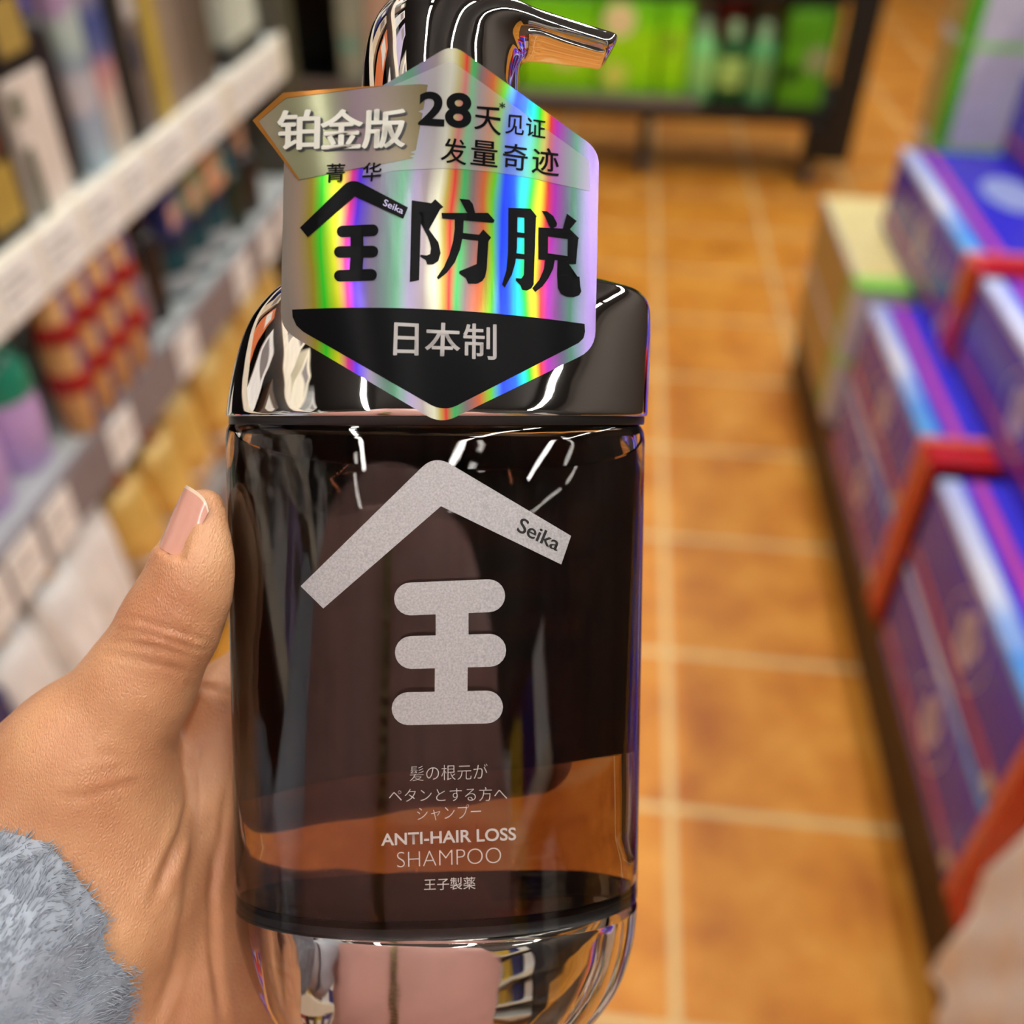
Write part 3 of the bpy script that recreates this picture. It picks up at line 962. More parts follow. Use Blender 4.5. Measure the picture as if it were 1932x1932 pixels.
# base: clear rounded cup around a chrome insert -----------------------------
BASE = [(1698, 445, 1200, .0160), (1702, 445, 1200, .0161), (1730, 446, 1198, .0162), (1760, 451, 1194, .0162), (1790, 459, 1187, .0160), (1820, 469, 1178, .0157), (1850, 481, 1165, .0152), (1880, 497, 1146, .0146),
        (1905, 512, 1125, .0140), (1932, 531, 1097, .0132), (1960, 562, 1060, .0120), (1985, 605, 1012, .0100), (2000, 665, 950, .0070), (2004, 740, 880, .003)]
obj('base_cup', loft(px_rings(refine(BASE, 3))), clear_material('clear_base_plastic', (.96, .95, .93), 1.47), bottle_root, 60)
CHR = [(1702, 520, 1140, .0136), (1706, 516, 1145, .0143), (1730, 517, 1146, .0146), (1780, 521, 1138, .0146), (1830, 527, 1122, .0142), (1880, 537, 1095, .0132), (1930, 565, 1050, .0116), (1965, 610, 1000, .0095), (1990, 690, 930, .005)]
obj('chrome_insert', loft(px_rings(refine(CHR, 3))), m_chrome, bottle_root, 60)


# ---- printing on surfaces --------------------------------------------------
def bisect_roots(f, lo, hi, n=40):
    flo = f(lo)
    for _ in range(n):
        mid = (lo + hi) / 2
        fm = f(mid)
        if (fm > 0) == (flo > 0):
            lo = mid
        else:
            hi = mid
    return (lo + hi) / 2


def S_body(px, py, off=.00006):
    d = lray(px, py)
    t0 = (-DEPTH - .004 - EYE_L.y) / d.y
    t1 = (0 - EYE_L.y) / d.y

    def f(t):
        p = EYE_L + d * t
        xc, a = a_of(p.z)
        return (abs(p.x - xc) / (a + off)) ** NEXP + (abs(p.y) / (DEPTH + off)) ** NEXP - 1
    return EYE_L + d * bisect_roots(f, t0, t1)


CARD_X = B(832, 440).x


def card_y(x, z):
    u = (x - CARD_X) / .03
    return -.0185 + .0030 * u * u + .0007 * math.sin(u * 5.2 + z * 40) + max(0, z - .02) * .03


def S_card(px, py, off=.0):
    d = lray(px, py)
    t0, t1 = (-.03 - EYE_L.y) / d.y, (0 - EYE_L.y) / d.y

    def f(t):
        p = EYE_L + d * t
        return p.y - (card_y(p.x, p.z) - off)
    return EYE_L + d * bisect_roots(f, t0, t1)


def slice_px(bm, step):
    """cut flat px-space faces into a grid so they can follow a curved surface"""
    xs = [v.co.x for v in bm.verts]
    ys = [v.co.y for v in bm.verts]
    for ax, lo, hi in ((0, min(xs), max(xs)), (1, min(ys), max(ys))):
        v = math.ceil(lo / step) * step
        while v < hi:
            co, no = Vector((0, 0, 0)), Vector((0, 0, 0))
            co[ax], no[ax] = v, 1
            bmesh.ops.bisect_plane(bm, geom=bm.verts[:] + bm.edges[:] + bm.faces[:], plane_co=co, plane_no=no)
            v += step
    return bm


def to_surface(bm, surf, off):
    cache = {}
    for v in bm.verts:
        v.co = surf(v.co.x, v.co.y, off)
    return bm


def poly_bm(polys, step=24):
    bm = bmesh.new()
    for p in polys:
        bm.faces.new([bm.verts.new((x, y, 0)) for x, y in p])
    bmesh.ops.triangulate(bm, faces=bm.faces[:])
    return slice_px(bm, step)


def rounded(pts, rad, n=6):
    out = []
    N = len(pts)
    for i in range(N):
        p0, p1, p2 = (Vector(pts[(i + k) % N]) for k in (-1, 0, 1))
        r = rad[i] if isinstance(rad, (list, tuple)) else rad
        a, b = (p0 - p1), (p2 - p1)
        r0 = min(r, a.length * .45, b.length * .45)
        q0, q2 = p1 + a.normalized() * r0, p1 + b.normalized() * r0
        for k in range(n + 1):
            t = k / n
            out.append(tuple(q0 * (1 - t) ** 2 + p1 * 2 * t * (1 - t) + q2 * t * t))
    return out


def text_px(s, quad, bold=0.0, heavy=0.0):
    """flat letters mapped onto a px-space quad TL, TR, BR, BL"""
    cu = bpy.data.curves.new('lettering_src', 'FONT')
    cu.body = s
    cu.offset = bold
    cu.resolution_u = 6
    o = bpy.data.objects.new('lettering_src', cu)
    COL.objects.link(o)
    dg = bpy.context.evaluated_depsgraph_get()
    me = bpy.data.meshes.new_from_object(o.evaluated_get(dg))
    bpy.data.objects.remove(o)
    bm = bmesh.new()
    bm.from_mesh(me)
    bpy.data.meshes.remove(me)
    bpy.data.curves.remove(cu)
    x0, x1 = min(v.co.x for v in bm.verts), max(v.co.x for v in bm.verts)
    y0, y1 = min(v.co.y for v in bm.verts), max(v.co.y for v in bm.verts)
    TL, TR, BR, BL = (Vector(q) for q in quad)
    if heavy:      # bolder strokes: the letters laid over themselves with tiny shifts
        base = bm.copy()
        for dx, dy in ((1, 0), (-1, 0), (0, .55), (0, -.55), (.7, .4), (-.7, -.4)):
            c = base.copy()
            bmesh.ops.translate(c, verts=c.verts[:], vec=(dx * heavy, dy * heavy, 0))
            merge_bm(bm, c)
        base.free()
    for v in bm.verts:
        u, w = (v.co.x - x0) / (x1 - x0), (v.co.y - y0) / (y1 - y0)
        p = BL * (1 - u) * (1 - w) + BR * u * (1 - w) + TR * u * w + TL * (1 - u) * w
        v.co = (p.x, p.y, 0)
    return bm


def merge_bm(a, b):
    me = bpy.data.meshes.new('tmp')
    b.to_mesh(me)
    b.free()
    a.from_mesh(me)
    bpy.data.meshes.remove(me)
    return a


def printed(name, bms, m, parent, surf, off):
    bm = bmesh.new()
    for b in bms:
        merge_bm(bm, to_surface(b, surf, off))
    # make faces look at the reader (local -Y)
    bmesh.ops.recalc_face_normals(bm, faces=bm.faces[:])
    for f in bm.faces:
        f.normal_update()
        if f.normal.y > 0:
            f.normal_flip()
    return obj(name, bm, m, parent, None, recalc=False)


m_silver = mat('silver_screen_print', (176, 173, 174), .42, metal=.3, var=.2, scale=2500)
m_black = mat('black_foil_print', (7, 7, 9), .3, var=.0, spec=.07)
m_black_flat = mat('black_ink', (16, 15, 15), .4, var=.0)


def capsule(x0, x1, yl, yr, h, n=10):
    """rounded bar in px, top edge from (x0,yl) to (x1,yr)"""
    r = h / 2
    out = []
    for k in range(n + 1):
        t = math.pi / 2 + math.pi * k / n
        out.append((x0 + r + r * math.cos(t), yl + r - r * math.sin(t)))
    for k in range(n + 1):
        t = -math.pi / 2 + math.pi * k / n
        out.append((x1 - r + r * math.cos(t), yr + r - r * math.sin(t)))
    return out


body_roof = rounded([(820, 858), (1077.5, 1011), (1059, 1065), (832, 955), (610, 1148), (567, 1106)], [34, 0.1, .1, .1, .1, .1])
emb = [poly_bm([body_roof]),
       poly_bm([capsule(743.5, 953, 1099, 1093, 62)]), poly_bm([capsule(745, 955, 1200, 1196, 62)]), poly_bm([capsule(739, 949, 1306, 1303, 62)]),
       poly_bm([[(822, 1158), (884, 1156), (884, 1199), (822, 1201)]]), poly_bm([[(820.5, 1260), (882.5, 1257), (882, 1305), (820, 1307)]])]
printed('printed_emblem', emb, m_silver, body_o, S_body, .00006)
printed('emblem_lettering', [text_px('Seika', [(985, 976), (1060, 1016), (1050, 1040), (974.5, 1002)], 0, .018)], m_black_flat, body_o, S_body, .00012)
O3 = lambda x, y: (400 + x / 2.3, 1380 + y / 2.3)
lines = [
    ('髪の根元が', [O3(858, 150), O3(1195, 140), O3(1195, 207), O3(858, 215)], -.014),
    ('ペタンとする方へ', [O3(768, 250), O3(1280, 240), O3(1281, 300), O3(768, 308)], -.014),
    ('シャンプー', [O3(890, 328), O3(1168, 314), O3(1168, 380), O3(890, 388)], -.014),
    ('ANTI-HAIR LOSS', [O3(733, 444), O3(1319, 416), O3(1320, 472), O3(734, 497)], .018),
    ('SHAMPOO', [O3(802, 524), O3(1254, 503), O3(1255, 570), O3(803, 590)], -.022),
    ('王子製薬', [O3(920, 640), O3(1143, 630), O3(1143, 684), O3(920, 690)], .0)]
printed('printed_lettering', [text_px(s, q, b) for s, q, b in lines], mat('silver_lettering', (196, 190, 184), .4, metal=.2, var=.02), body_o, S_body, .00006)

# ---- the holographic hang card ---------------------------------------------
O1 = lambda x, y: (420 + x / 2.356, y / 2.356)
hexa = rounded([O1(1022, 196), O1(1674, 668), O1(1656, 1552), O1(970, 1885), O1(256, 1462), O1(275, 640)], [26, 30, 34, 30, 34, 16])
hl, hr = B(520, 440, -.018).x, B(1135, 440, -.018).x
fx = lambda px: (px - 520) / 615
stops = [(0, (128, 118, 110)), (fx(545), (150, 128, 112)), (fx(575), (150, 136, 30)), (fx(600), (30, 200, 30)), (fx(632), (206, 210, 10)), (fx(655), (210, 40, 130)), (fx(672), (80, 40, 220)),
         (fx(700), (124, 110, 140)), (fx(745), (84, 140, 110)), (fx(775), (130, 118, 150)), (fx(805), (140, 128, 130)), (fx(835), (206, 206, 180)), (fx(852), (170, 150, 60)), (fx(866), (200, 40, 40)), (fx(884), (50, 170, 90)),  # fixed rainbow bands of the foil; the pale one paints a lamp streak
         (fx(905), (120, 100, 106)), (fx(930), (190, 90, 40)), (fx(950), (90, 190, 30)), (fx(968), (10, 50, 240)), (fx(988), (20, 90, 250)), (fx(1004), (10, 210, 210)), (fx(1016), (20, 220, 40)), (fx(1030), (216, 206, 20)),
         (fx(1043), (220, 50, 40)), (fx(1060), (170, 40, 180)), (fx(1085), (112, 100, 140)), (fx(1105), (70, 126, 104)), (1, (140, 116, 180))]
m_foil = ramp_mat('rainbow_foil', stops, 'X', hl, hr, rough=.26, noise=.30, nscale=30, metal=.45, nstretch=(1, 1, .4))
# a fine brushed relief gives the foil its sparkle
nt = m_foil.node_tree
pb = nt.nodes['Principled BSDF']
tcn = nt.nodes.new('ShaderNodeTexCoord')
mpn = nt.nodes.new('ShaderNodeMapping')
mpn.inputs['Scale'].default_value = (1, 1, .2)
nt.links.new(tcn.outputs['Object'], mpn.inputs[0])
nn = nt.nodes.new('ShaderNodeTexNoise')
nn.inputs['Scale'].default_value = 420
nn.inputs['Detail'].default_value = 4
nt.links.new(mpn.outputs[0], nn.inputs['Vector'])
bb = nt.nodes.new('ShaderNodeBump')
bb.inputs['Strength'].default_value = .12
bb.inputs['Distance'].default_value = .0005
nt.links.new(nn.outputs['Fac'], bb.inputs['Height'])
nt.links.new(bb.outputs['Normal'], pb.inputs['Normal'])


def card_piece(name, poly, m, parent, off, thick, step=16):
    bm = poly_bm([poly], step)
    to_surface(bm, S_card, off)
    bmesh.ops.recalc_face_normals(bm, faces=bm.faces[:])
    for f in bm.faces:
        f.normal_update()
        if f.normal.y > 0:
            f.normal_flip()
    thicken(bm, Vector((0, thick, 0)))
    return obj(name, bm, m, parent, 30, recalc=False)


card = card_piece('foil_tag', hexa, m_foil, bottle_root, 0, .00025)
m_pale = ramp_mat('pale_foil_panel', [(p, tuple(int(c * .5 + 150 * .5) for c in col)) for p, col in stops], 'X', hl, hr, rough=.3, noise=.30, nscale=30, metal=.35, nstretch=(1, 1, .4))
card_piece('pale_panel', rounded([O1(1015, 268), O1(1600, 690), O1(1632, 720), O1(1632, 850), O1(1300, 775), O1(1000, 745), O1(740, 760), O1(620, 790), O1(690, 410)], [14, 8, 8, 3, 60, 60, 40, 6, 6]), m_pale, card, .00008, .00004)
black = []
for k in range(25):
    t = k / 24
    black.append(((1 - t) ** 2 * 551 + 2 * t * (1 - t) * 815 + t * t * 1103, (1 - t) ** 2 * 584 + 2 * t * (1 - t) * 570 + t * t * 611))
black += [(1104, 626), (1101, 638), (1092, 647)]
black += [(868 * (1 - t) ** 2 + 838 * 2 * t * (1 - t) + 806 * t * t, 762 * (1 - t) ** 2 + 780 * 2 * t * (1 - t) + 760 * t * t) for t in np.linspace(0, 1, 9)]
black += [(572, 626), (559, 614), (552, 598)]
black_card = card_piece('black_panel', black, m_black, card, .00008, .00004)
m_flag = ramp_mat('olive_foil_flag', [(0, (140, 124, 110)), (.25, (132, 132, 100)), (.45, (120, 122, 92)), (.6, (138, 118, 128)), (.8, (128, 116, 100)), (1, (120, 108, 70))], 'X', B(477, 230, -.018).x, B(800, 230, -.018).x, rough=.25, noise=.3, nscale=50, metal=.45)
flag_poly = [O1(135, 535), O1(270, 413)] + [O1(600, 388), O1(880, 374)]
for k in range(18):   # comb-like right end
    y = 374 + (700 - 374) * k / 18
    w = 912 - 60 * (k / 18)
    flag_poly += [O1(w, y + 3), O1(w - 24, y + 12)]
flag_poly += [O1(850, 702), O1(600, 748), O1(335, 800)]
flag = card_piece('olive_flag', flag_poly, m_flag, card, .00016, .0001)
card_piece('gold_edge', [O1(133, 535), O1(268, 412), O1(440, 398), O1(600, 386), O1(720, 380), O1(600, 394), O1(440, 416), O1(280, 436), O1(160, 537)], mat('bronze_edge', (150, 96, 30), .3, metal=.6), flag, .00024, .00008)
card_piece('gold_edge', [O1(133, 535), O1(158, 537), O1(344, 798), O1(335, 800)], mat('bronze_edge', (150, 96, 30), .3, metal=.6), flag, .00024, .00008)

O4 = lambda x, y: (560 + x / 3.389, 330 + y / 3.389)
FANG = [
    [(735, 162), (797, 182), (782, 672), (722, 684)],
    [(735, 162), (860, 180), (885, 155), (938, 205), (918, 218), (845, 350), (872, 385), (905, 430), (920, 500), (905, 550), (870, 572), (832, 570), (825, 545), (790, 522), (792, 510), (830, 515), (852, 505), (858, 470), (850, 430), (838, 395), (815, 350), (853, 222), (735, 206)],
    [(1040, 152), (1103, 158), (1125, 185), (1140, 240), (1118, 262), (1085, 236)],
    [(925, 243), (1195, 268), (1222, 242), (1265, 290), (1258, 306), (930, 278)],
    [(1010, 270), (1068, 276), (1065, 340), (1060, 400), (1045, 475), (1010, 560), (960, 625), (905, 668), (895, 655), (940, 590), (975, 510), (1000, 420), (1010, 340)],
    [(1055, 370), (1165, 382), (1192, 348), (1243, 400), (1225, 425), (1215, 600), (1205, 650), (1185, 680), (1150, 695), (1095, 695), (1082, 660), (1038, 630), (1040, 615), (1120, 622), (1140, 610), (1150, 570), (1160, 420), (1055, 408)]]
TUO = [
    [(1352, 210), (1412, 228), (1408, 470), (1398, 560), (1375, 640), (1330, 720), (1312, 700), (1340, 610), (1350, 500), (1352, 350)],
    [(1352, 210), (1470, 238), (1495, 215), (1535, 265), (1525, 282), (1352, 262)],
    [(1455, 240), (1530, 272), (1515, 700), (1500, 725), (1470, 740), (1440, 735), (1430, 705), (1400, 675), (1402, 660), (1435, 662), (1452, 640), (1455, 500)],
    [(1400, 365), (1465, 372), (1465, 402), (1400, 398)], [(1400, 500), (1465, 508), (1465, 540), (1398, 534)],
    [(1565, 230), (1600, 232), (1640, 262), (1665, 310), (1660, 330), (1628, 345), (1610, 320), (1590, 270)],
    [(1728, 248), (1790, 295), (1725, 375), (1695, 365)],
    [(1545, 335), (1608, 350), (1605, 545), (1545, 540)], [(1545, 335), (1720, 372), (1745, 345), (1805, 405), (1795, 418), (1608, 392), (1545, 378)],
    [(1735, 385), (1800, 412), (1785, 570), (1732, 568)], [(1600, 500), (1740, 520), (1738, 552), (1600, 540)],
    [(1590, 535), (1650, 543), (1640, 600), (1610, 660), (1570, 715), (1525, 748), (1505, 725), (1550, 670), (1580, 600)],
    [(1668, 545), (1728, 552), (1722, 690), (1735, 712), (1765, 705), (1785, 685), (1795, 650), (1808, 650), (1812, 710), (1820, 745), (1805, 770), (1770, 782), (1725, 778), (1690, 760), (1670, 725), (1665, 640)]]
blk = [poly_bm([[O4(*p) for p in poly]], 40) for poly in FANG + TUO]
# small emblem on the card
ro = rounded([O1(572, 790), O1(824, 922), O1(803, 972), O1(587, 872), O1(378, 1054), O1(343, 1012)], [22, .1, .1, .1, .1, .1])
cap1 = lambda x0, x1, yl, yr, h: [(420 + x / 2.356, y / 2.356) for x, y in capsule(x0, x1, yl, yr, h)]
blk += [poly_bm([ro], 40), poly_bm([cap1(507, 693, 1003, 997, 52)], 40), poly_bm([cap1(495, 692, 1094, 1092, 52)], 40), poly_bm([cap1(495, 686, 1200, 1195, 52)], 40),
        poly_bm([[O1(568, 1050), O1(626, 1048), O1(626, 1096), O1(568, 1098)]], 40), poly_bm([[O1(568, 1144), O1(626, 1142), O1(622, 1198), O1(564, 1200)]], 40)]
txt = [('28', [O1(875, 405), O1(1110, 414), O1(1104, 572), O1(868, 556)], .03),
       ('天', [O1(1124, 472), O1(1238, 480), O1(1236, 604), O1(1118, 572)], .004),
       ('*', [O1(1230, 454), O1(1256, 456), O1(1256, 482), O1(1230, 480)], .01),
       ('见', [O1(1262, 508), O1(1340, 515), O1(1338, 604), O1(1256, 592)], .004),
       ('证', [O1(1352, 522), O1(1436, 534), O1(1434, 616), O1(1348, 602)], .004),
       ('发', [O1(985, 610), O1(1085, 622), O1(1082, 734), O1(968, 720)], .006),
       ('量', [O1(1108, 620), O1(1222, 632), O1(1220, 744), O1(1102, 730)], .006),
       ('奇', [O1(1250, 634), O1(1358, 648), O1(1352, 762), O1(1244, 746)], .006),
       ('迹', [O1(1380, 652), O1(1492, 664), O1(1494, 786), O1(1374, 768)], .006)]
printed('black_lettering', blk + [text_px(s, q, b if s in '28*' else 0, 0 if s in '28*' else .012) for s, q, b in txt], m_black, card, S_card, .00020)
printed('flag_lettering', [text_px('菁', [O1(465, 728), O1(545, 726), O1(540, 806), O1(458, 812)], 0, .014), text_px('华', [O1(626, 724), O1(708, 720), O1(703, 804), O1(620, 808)], 0, .014)], m_black, card, S_card, .00030)
bo = [[O1(248, 492), O1(430, 486), O1(426, 660), O1(246, 666)], [O1(440, 490), O1(622, 484), O1(616, 656), O1(436, 662)], [O1(630, 488), O1(812, 484), O1(806, 652), O1(622, 660)]]
sh = lambda q, dx, dy: [(x + dx, y + dy) for x, y in q]
printed('flag_lettering_shadow', [text_px(c, sh(q, 4, 3.5), 0, .036) for c, q in zip('铂金版', bo)], m_black_flat, flag, S_card, .00030)
printed('flag_title', [text_px(c, q, 0, .026) for c, q in zip('铂金版', bo)], mat('pearl_print', (206, 204, 192), .4, var=.02), flag, S_card, .00036)
printed('panel_lettering', [text_px('日', [O1(765, 1434), O1(870, 1440), O1(868, 1580), O1(760, 1578)], 0, .014), text_px('本', [O1(906, 1432), O1(1056, 1440), O1(1052, 1584), O1(900, 1580)], 0, .016),
                            text_px('制', [O1(1072, 1438), O1(1216, 1442), O1(1216, 1600), O1(1070, 1592)], 0, .012)], mat('pearl_grey_print', (176, 172, 170), .4, var=.02), black_card, S_card, .00018)
printed('emblem_lettering', [text_px('Seika', [O1(722, 884), O1(808, 926), O1(799, 952), O1(711, 912)], .006)], mat('lilac_print', (190, 186, 226), .4, var=.02), card, S_card, .00026)

# ================================================================== THE PERSON: HAND, SLEEVE, JACKET
def camsp(px, py, d):
    """metres in the camera's own axes (x right, y up, z = distance away)"""
    return np.array(((px - 966) / F_PX * d, (966 - py) / F_PX * d, d))


def rcone(P, a, b, ra, rb):
    ba = b - a
    l2 = ba @ ba
    t = np.clip(((P - a) @ ba) / l2, 0, 1)
    return np.linalg.norm(P - (a + t[..., None] * ba), axis=-1) - (ra + (rb - ra) * t)


def smin(a, b, k):
    h = np.clip(.5 + .5 * (b - a) / k, 0, 1)
    return b + (a - b) * h - k * h * (1 - h)


def chain(P, nodes, k=.004):
    d = None
    for (p, q) in zip(nodes, nodes[1:]):
        c = rcone(P, camsp(*p[:3]), camsp(*q[:3]), p[3], q[3])
        d = c if d is None else smin(d, c, k)
    return d


THUMB = [(388, 976, .1765, .0053), (377, 1050, .1765, .0068), (362, 1110, .177, .0075), (322, 1180, .178, .0083), (262, 1290, .180, .0096), (168, 1420, .183, .0125), (95, 1560, .186, .0175)]
THENAR = [(168, 1440, .184, .0130), (205, 1560, .187, .0135), (200, 1680, .188, .0165), (120, 1760, .190, .0215), (-150, 1950, .183, .025)]
BACK = [(60, 1495, .190, .0115), (-50, 1640, .193, .019), (-200, 1850, .188, .024), (-520, 2180, .170, .026)]
PALM1 = [(425, 1330, .2035, .0085), (385, 1480, .2045, .0125), (350, 1650, .205, .016), (290, 1830, .203, .019), (150, 1830, .195, .024)]
PALM2 = [(452, 1560, .2085, .0085), (440, 1720, .2085, .0100), (415, 1880, .208, .0125), (340, 2010, .205, .018), (120, 1950, .194, .024)]
INDEX = [(425, 1330, .2035, .0085), (520, 1250, .2110, .0083), (640, 1200, .2160, .0078), (790, 1165, .2165, .0072), (925, 1160, .2120, .0064)]
MIDDLE = [(440, 1440, .2065, .0085), (560, 1345, .2150, .0083), (700, 1315, .2175, .0079), (860, 1300, .2165, .0073), (1000, 1295, .2110, .0064)]
RING = [(448, 1560, .2075, .0085), (570, 1475, .2150, .0081), (710, 1440, .2175, .0077), (860, 1422, .2165, .0071), (985, 1415, .2110, .0062)]
LITTLE = [(450, 1740, .2075, .0085), (560, 1680, .2140, .0072), (680, 1672, .2155, .0067), (790, 1668, .2150, .0061), (880, 1664, .2110, .0053)]


NAIL_A = np.array((.40, .917, .0))
NAIL_N = .66 * np.array((-.917, .40, 0)) + .751 * np.array((0, 0, -1.0))
NAIL_W = np.cross(NAIL_N, NAIL_A)
NAIL_C = camsp(384, 993, .1765) + NAIL_N * .0049


def hand_sdf(P):
    d = chain(P, THUMB, .005)
    d = smin(d, chain(P, THENAR, .008), .010)
    d = smin(d, chain(P, BACK, .01), .014)
    palm = smin(chain(P, PALM1, .008), chain(P, PALM2, .008), .007)
    d = smin(d, palm, .0035)
    f = chain(P, INDEX, .003)
    for c in (MIDDLE, RING, LITTLE):
        f = smin(f, chain(P, c, .003), .0012)
    d = smin(d, f, .003)
    # nail bed: a shallow recess on the side of the thumb tip
    q = P - (NAIL_C + NAIL_N * .0045)
    bx = np.stack((np.abs(q @ NAIL_A) - .0058, np.abs(q @ NAIL_W) - .0057, np.abs(q @ NAIL_N) - .0045), -1)
    bd = np.linalg.norm(np.maximum(bx, 0), axis=-1) + np.minimum(bx.max(-1), 0)
    d = -smin(-d, bd - .0004, .0008)
    return d


def surface_nets(F, org, h):
    nx, ny, nz = F.shape
    S = F < 0
    idx = -np.ones((nx - 1, ny - 1, nz - 1), int)
    acc = np.zeros((nx - 1, ny - 1, nz - 1, 3))
    cnt = np.zeros((nx - 1, ny - 1, nz - 1))
    cs = [(i, j, k) for i in (0, 1) for j in (0, 1) for k in (0, 1)]
    sl = lambda c: tuple(slice(c[a], F.shape[a] - 1 + c[a]) for a in range(3))
    for c in cs:
        for ax in range(3):
            if c[ax]:
                continue
            e = list(c)
            e[ax] = 1
            f0, f1 = F[sl(c)], F[sl(e)]
            m = (f0 < 0) != (f1 < 0)
            t = np.where(m, f0 / np.where(m, f0 - f1, 1), 0)
            for a in range(3):
                acc[..., a] += np.where(m, c[a] + (t if a == ax else 0), 0)
            cnt += m
    act = cnt > 0
    idx[act] = np.arange(act.sum())
    ijk = np.argwhere(act)
    V = org + h * (ijk + acc[act] / cnt[act][:, None])
    quads = []
    for ax in range(3):
        u, v = (ax + 1) % 3, (ax + 2) % 3
        lo = [slice(1, -1)] * 3
        lo[ax] = slice(0, -1)
        hi = list(lo)
        hi[ax] = slice(1, None)
        A, Bm = S[tuple(lo)], S[tuple(hi)]
        for flip, m in ((False, A & ~Bm), (True, ~A & Bm)):
            q = np.argwhere(m)
            off = np.ones(3, int)
            off[ax] = 0
            q = q + off
            du, dv = np.zeros(3, int), np.zeros(3, int)
            du[u], dv[v] = 1, 1
            g = [idx[tuple((q - a * du - b * dv).T)] for a, b in ((1, 1), (0, 1), (0, 0), (1, 0))]
            quads.append(np.stack(g[::-1] if flip else g, 1))
    return V, np.concatenate(quads)


H = .00075
lo, hi = np.array((-.128, -.135, .162)), np.array((.012, .008, .236))
ax = [np.arange(lo[i], hi[i], H) for i in range(3)]
gx, gy, gz = np.meshgrid(*ax, indexing='ij')
shape = gx.shape
Fh = np.empty(gx.size)
flatP = np.stack((gx.ravel(), gy.ravel(), gz.ravel()), 1)
for s in range(0, len(flatP), 400000):
    Fh[s:s + 400000] = hand_sdf(flatP[s:s + 400000])
# carve the space of the bottle body out of the hand, so the skin rests on it
CM = np.array(CAM_ROT)
Rb = np.array(MBI.to_3x3())
loc = ((flatP * np.array((1, 1, -1))) @ CM.T + np.array(CAM_POS) - np.array(OB)) @ Rb.T
ztab = np.array([ZTOP, ZBOT])
atab = np.array([a_of(ZTOP)[1], a_of(ZBOT)[1]])
ctab = np.array([a_of(ZTOP)[0], a_of(ZBOT)[0]])
tt = (loc[:, 2] - ZTOP) / (ZBOT - ZTOP)
aa = atab[0] + (atab[1] - atab[0]) * np.clip(tt, -.2, 1.05)
cc = ctab[0] + (ctab[1] - ctab[0]) * np.clip(tt, -.2, 1.05)
qq = (np.abs(loc[:, 0] - cc) / aa) ** 2.15 + (np.abs(loc[:, 1]) / DEPTH) ** 2.15
bott = (qq ** (1 / 2.15) - 1) * DEPTH * .9
Fh = -smin(-Fh, bott - .0003, .0015)
Fh = Fh.reshape(shape)
Vh, Qh = surface_nets(Fh, lo, H)


def mesh_from(V, Q, name):
    me = bpy.data.meshes.new(name)
    me.vertices.add(len(V))
    me.vertices.foreach_set('co', V.astype(np.float32).ravel())
    me.loops.add(4 * len(Q))
    me.loops.foreach_set('vertex_index', Q.astype(np.int32).ravel())
    me.polygons.add(len(Q))
    me.polygons.foreach_set('loop_start', np.arange(0, 4 * len(Q), 4, dtype=np.int32))
    me.update(calc_edges=True)
    me.validate()
    return me


# creases: thin folds pressed into the skin along polylines
CREASE = [
    ([(398, 1212), (372, 1204), (340, 1192), (300, 1182), (262, 1168), (236, 1166)], .00075, 5),
    ([(402, 1226), (370, 1225), (330, 1212), (285, 1196), (222, 1188)], .0005, 5),
    ([(385, 1196), (345, 1180), (300, 1166), (258, 1146)], .0005, 4),
    ([(392, 1250), (350, 1236), (300, 1222), (250, 1214), (205, 1206)], .0004, 5),
    ([(375, 1275), (330, 1262), (270, 1248), (190, 1232)], .0003, 5),
    ([(330, 1168), (296, 1150), (268, 1132)], .0003, 4),
    ([(296, 1440), (262, 1450), (220, 1450), (170, 1460)], .00022, 8),
    ([(298, 1424), (250, 1432), (205, 1424), (150, 1432)], .0002, 8),
    ([(290, 1470), (235, 1480), (170, 1502), (90, 1506)], .0002, 8),
    ([(318, 1404), (336, 1416), (352, 1450), (358, 1510), (345, 1570), (318, 1630), (290, 1700)], .0010, 9),
    ([(362, 1290), (400, 1300), (440, 1312)], .0006, 7),
    ([(405, 1600), (398, 1700), (402, 1800), (420, 1932)], .0008, 8),
    ([(370, 1480), (365, 1600), (350, 1720), (330, 1830), (290, 1932)], .0006, 9),
    ([(430, 1480), (420, 1560), (410, 1640)], .0004, 7),
    ([(325, 1036), (318, 1048), (300, 1056), (290, 1066)], .0005, 5),
    ([(362, 1026), (345, 1036), (325, 1040), (308, 1036)], .0005, 4),
    ([(395, 955), (391, 985), (372, 1020), (362, 1030)], .0004, 4),
]


def seg_dist(Pq, A, Bq):
    ba = Bq - A
    t = np.clip(((Pq - A) @ ba) / (ba @ ba), 0, 1)
    return np.linalg.norm(Pq - (A + t[:, None] * ba), axis=1)


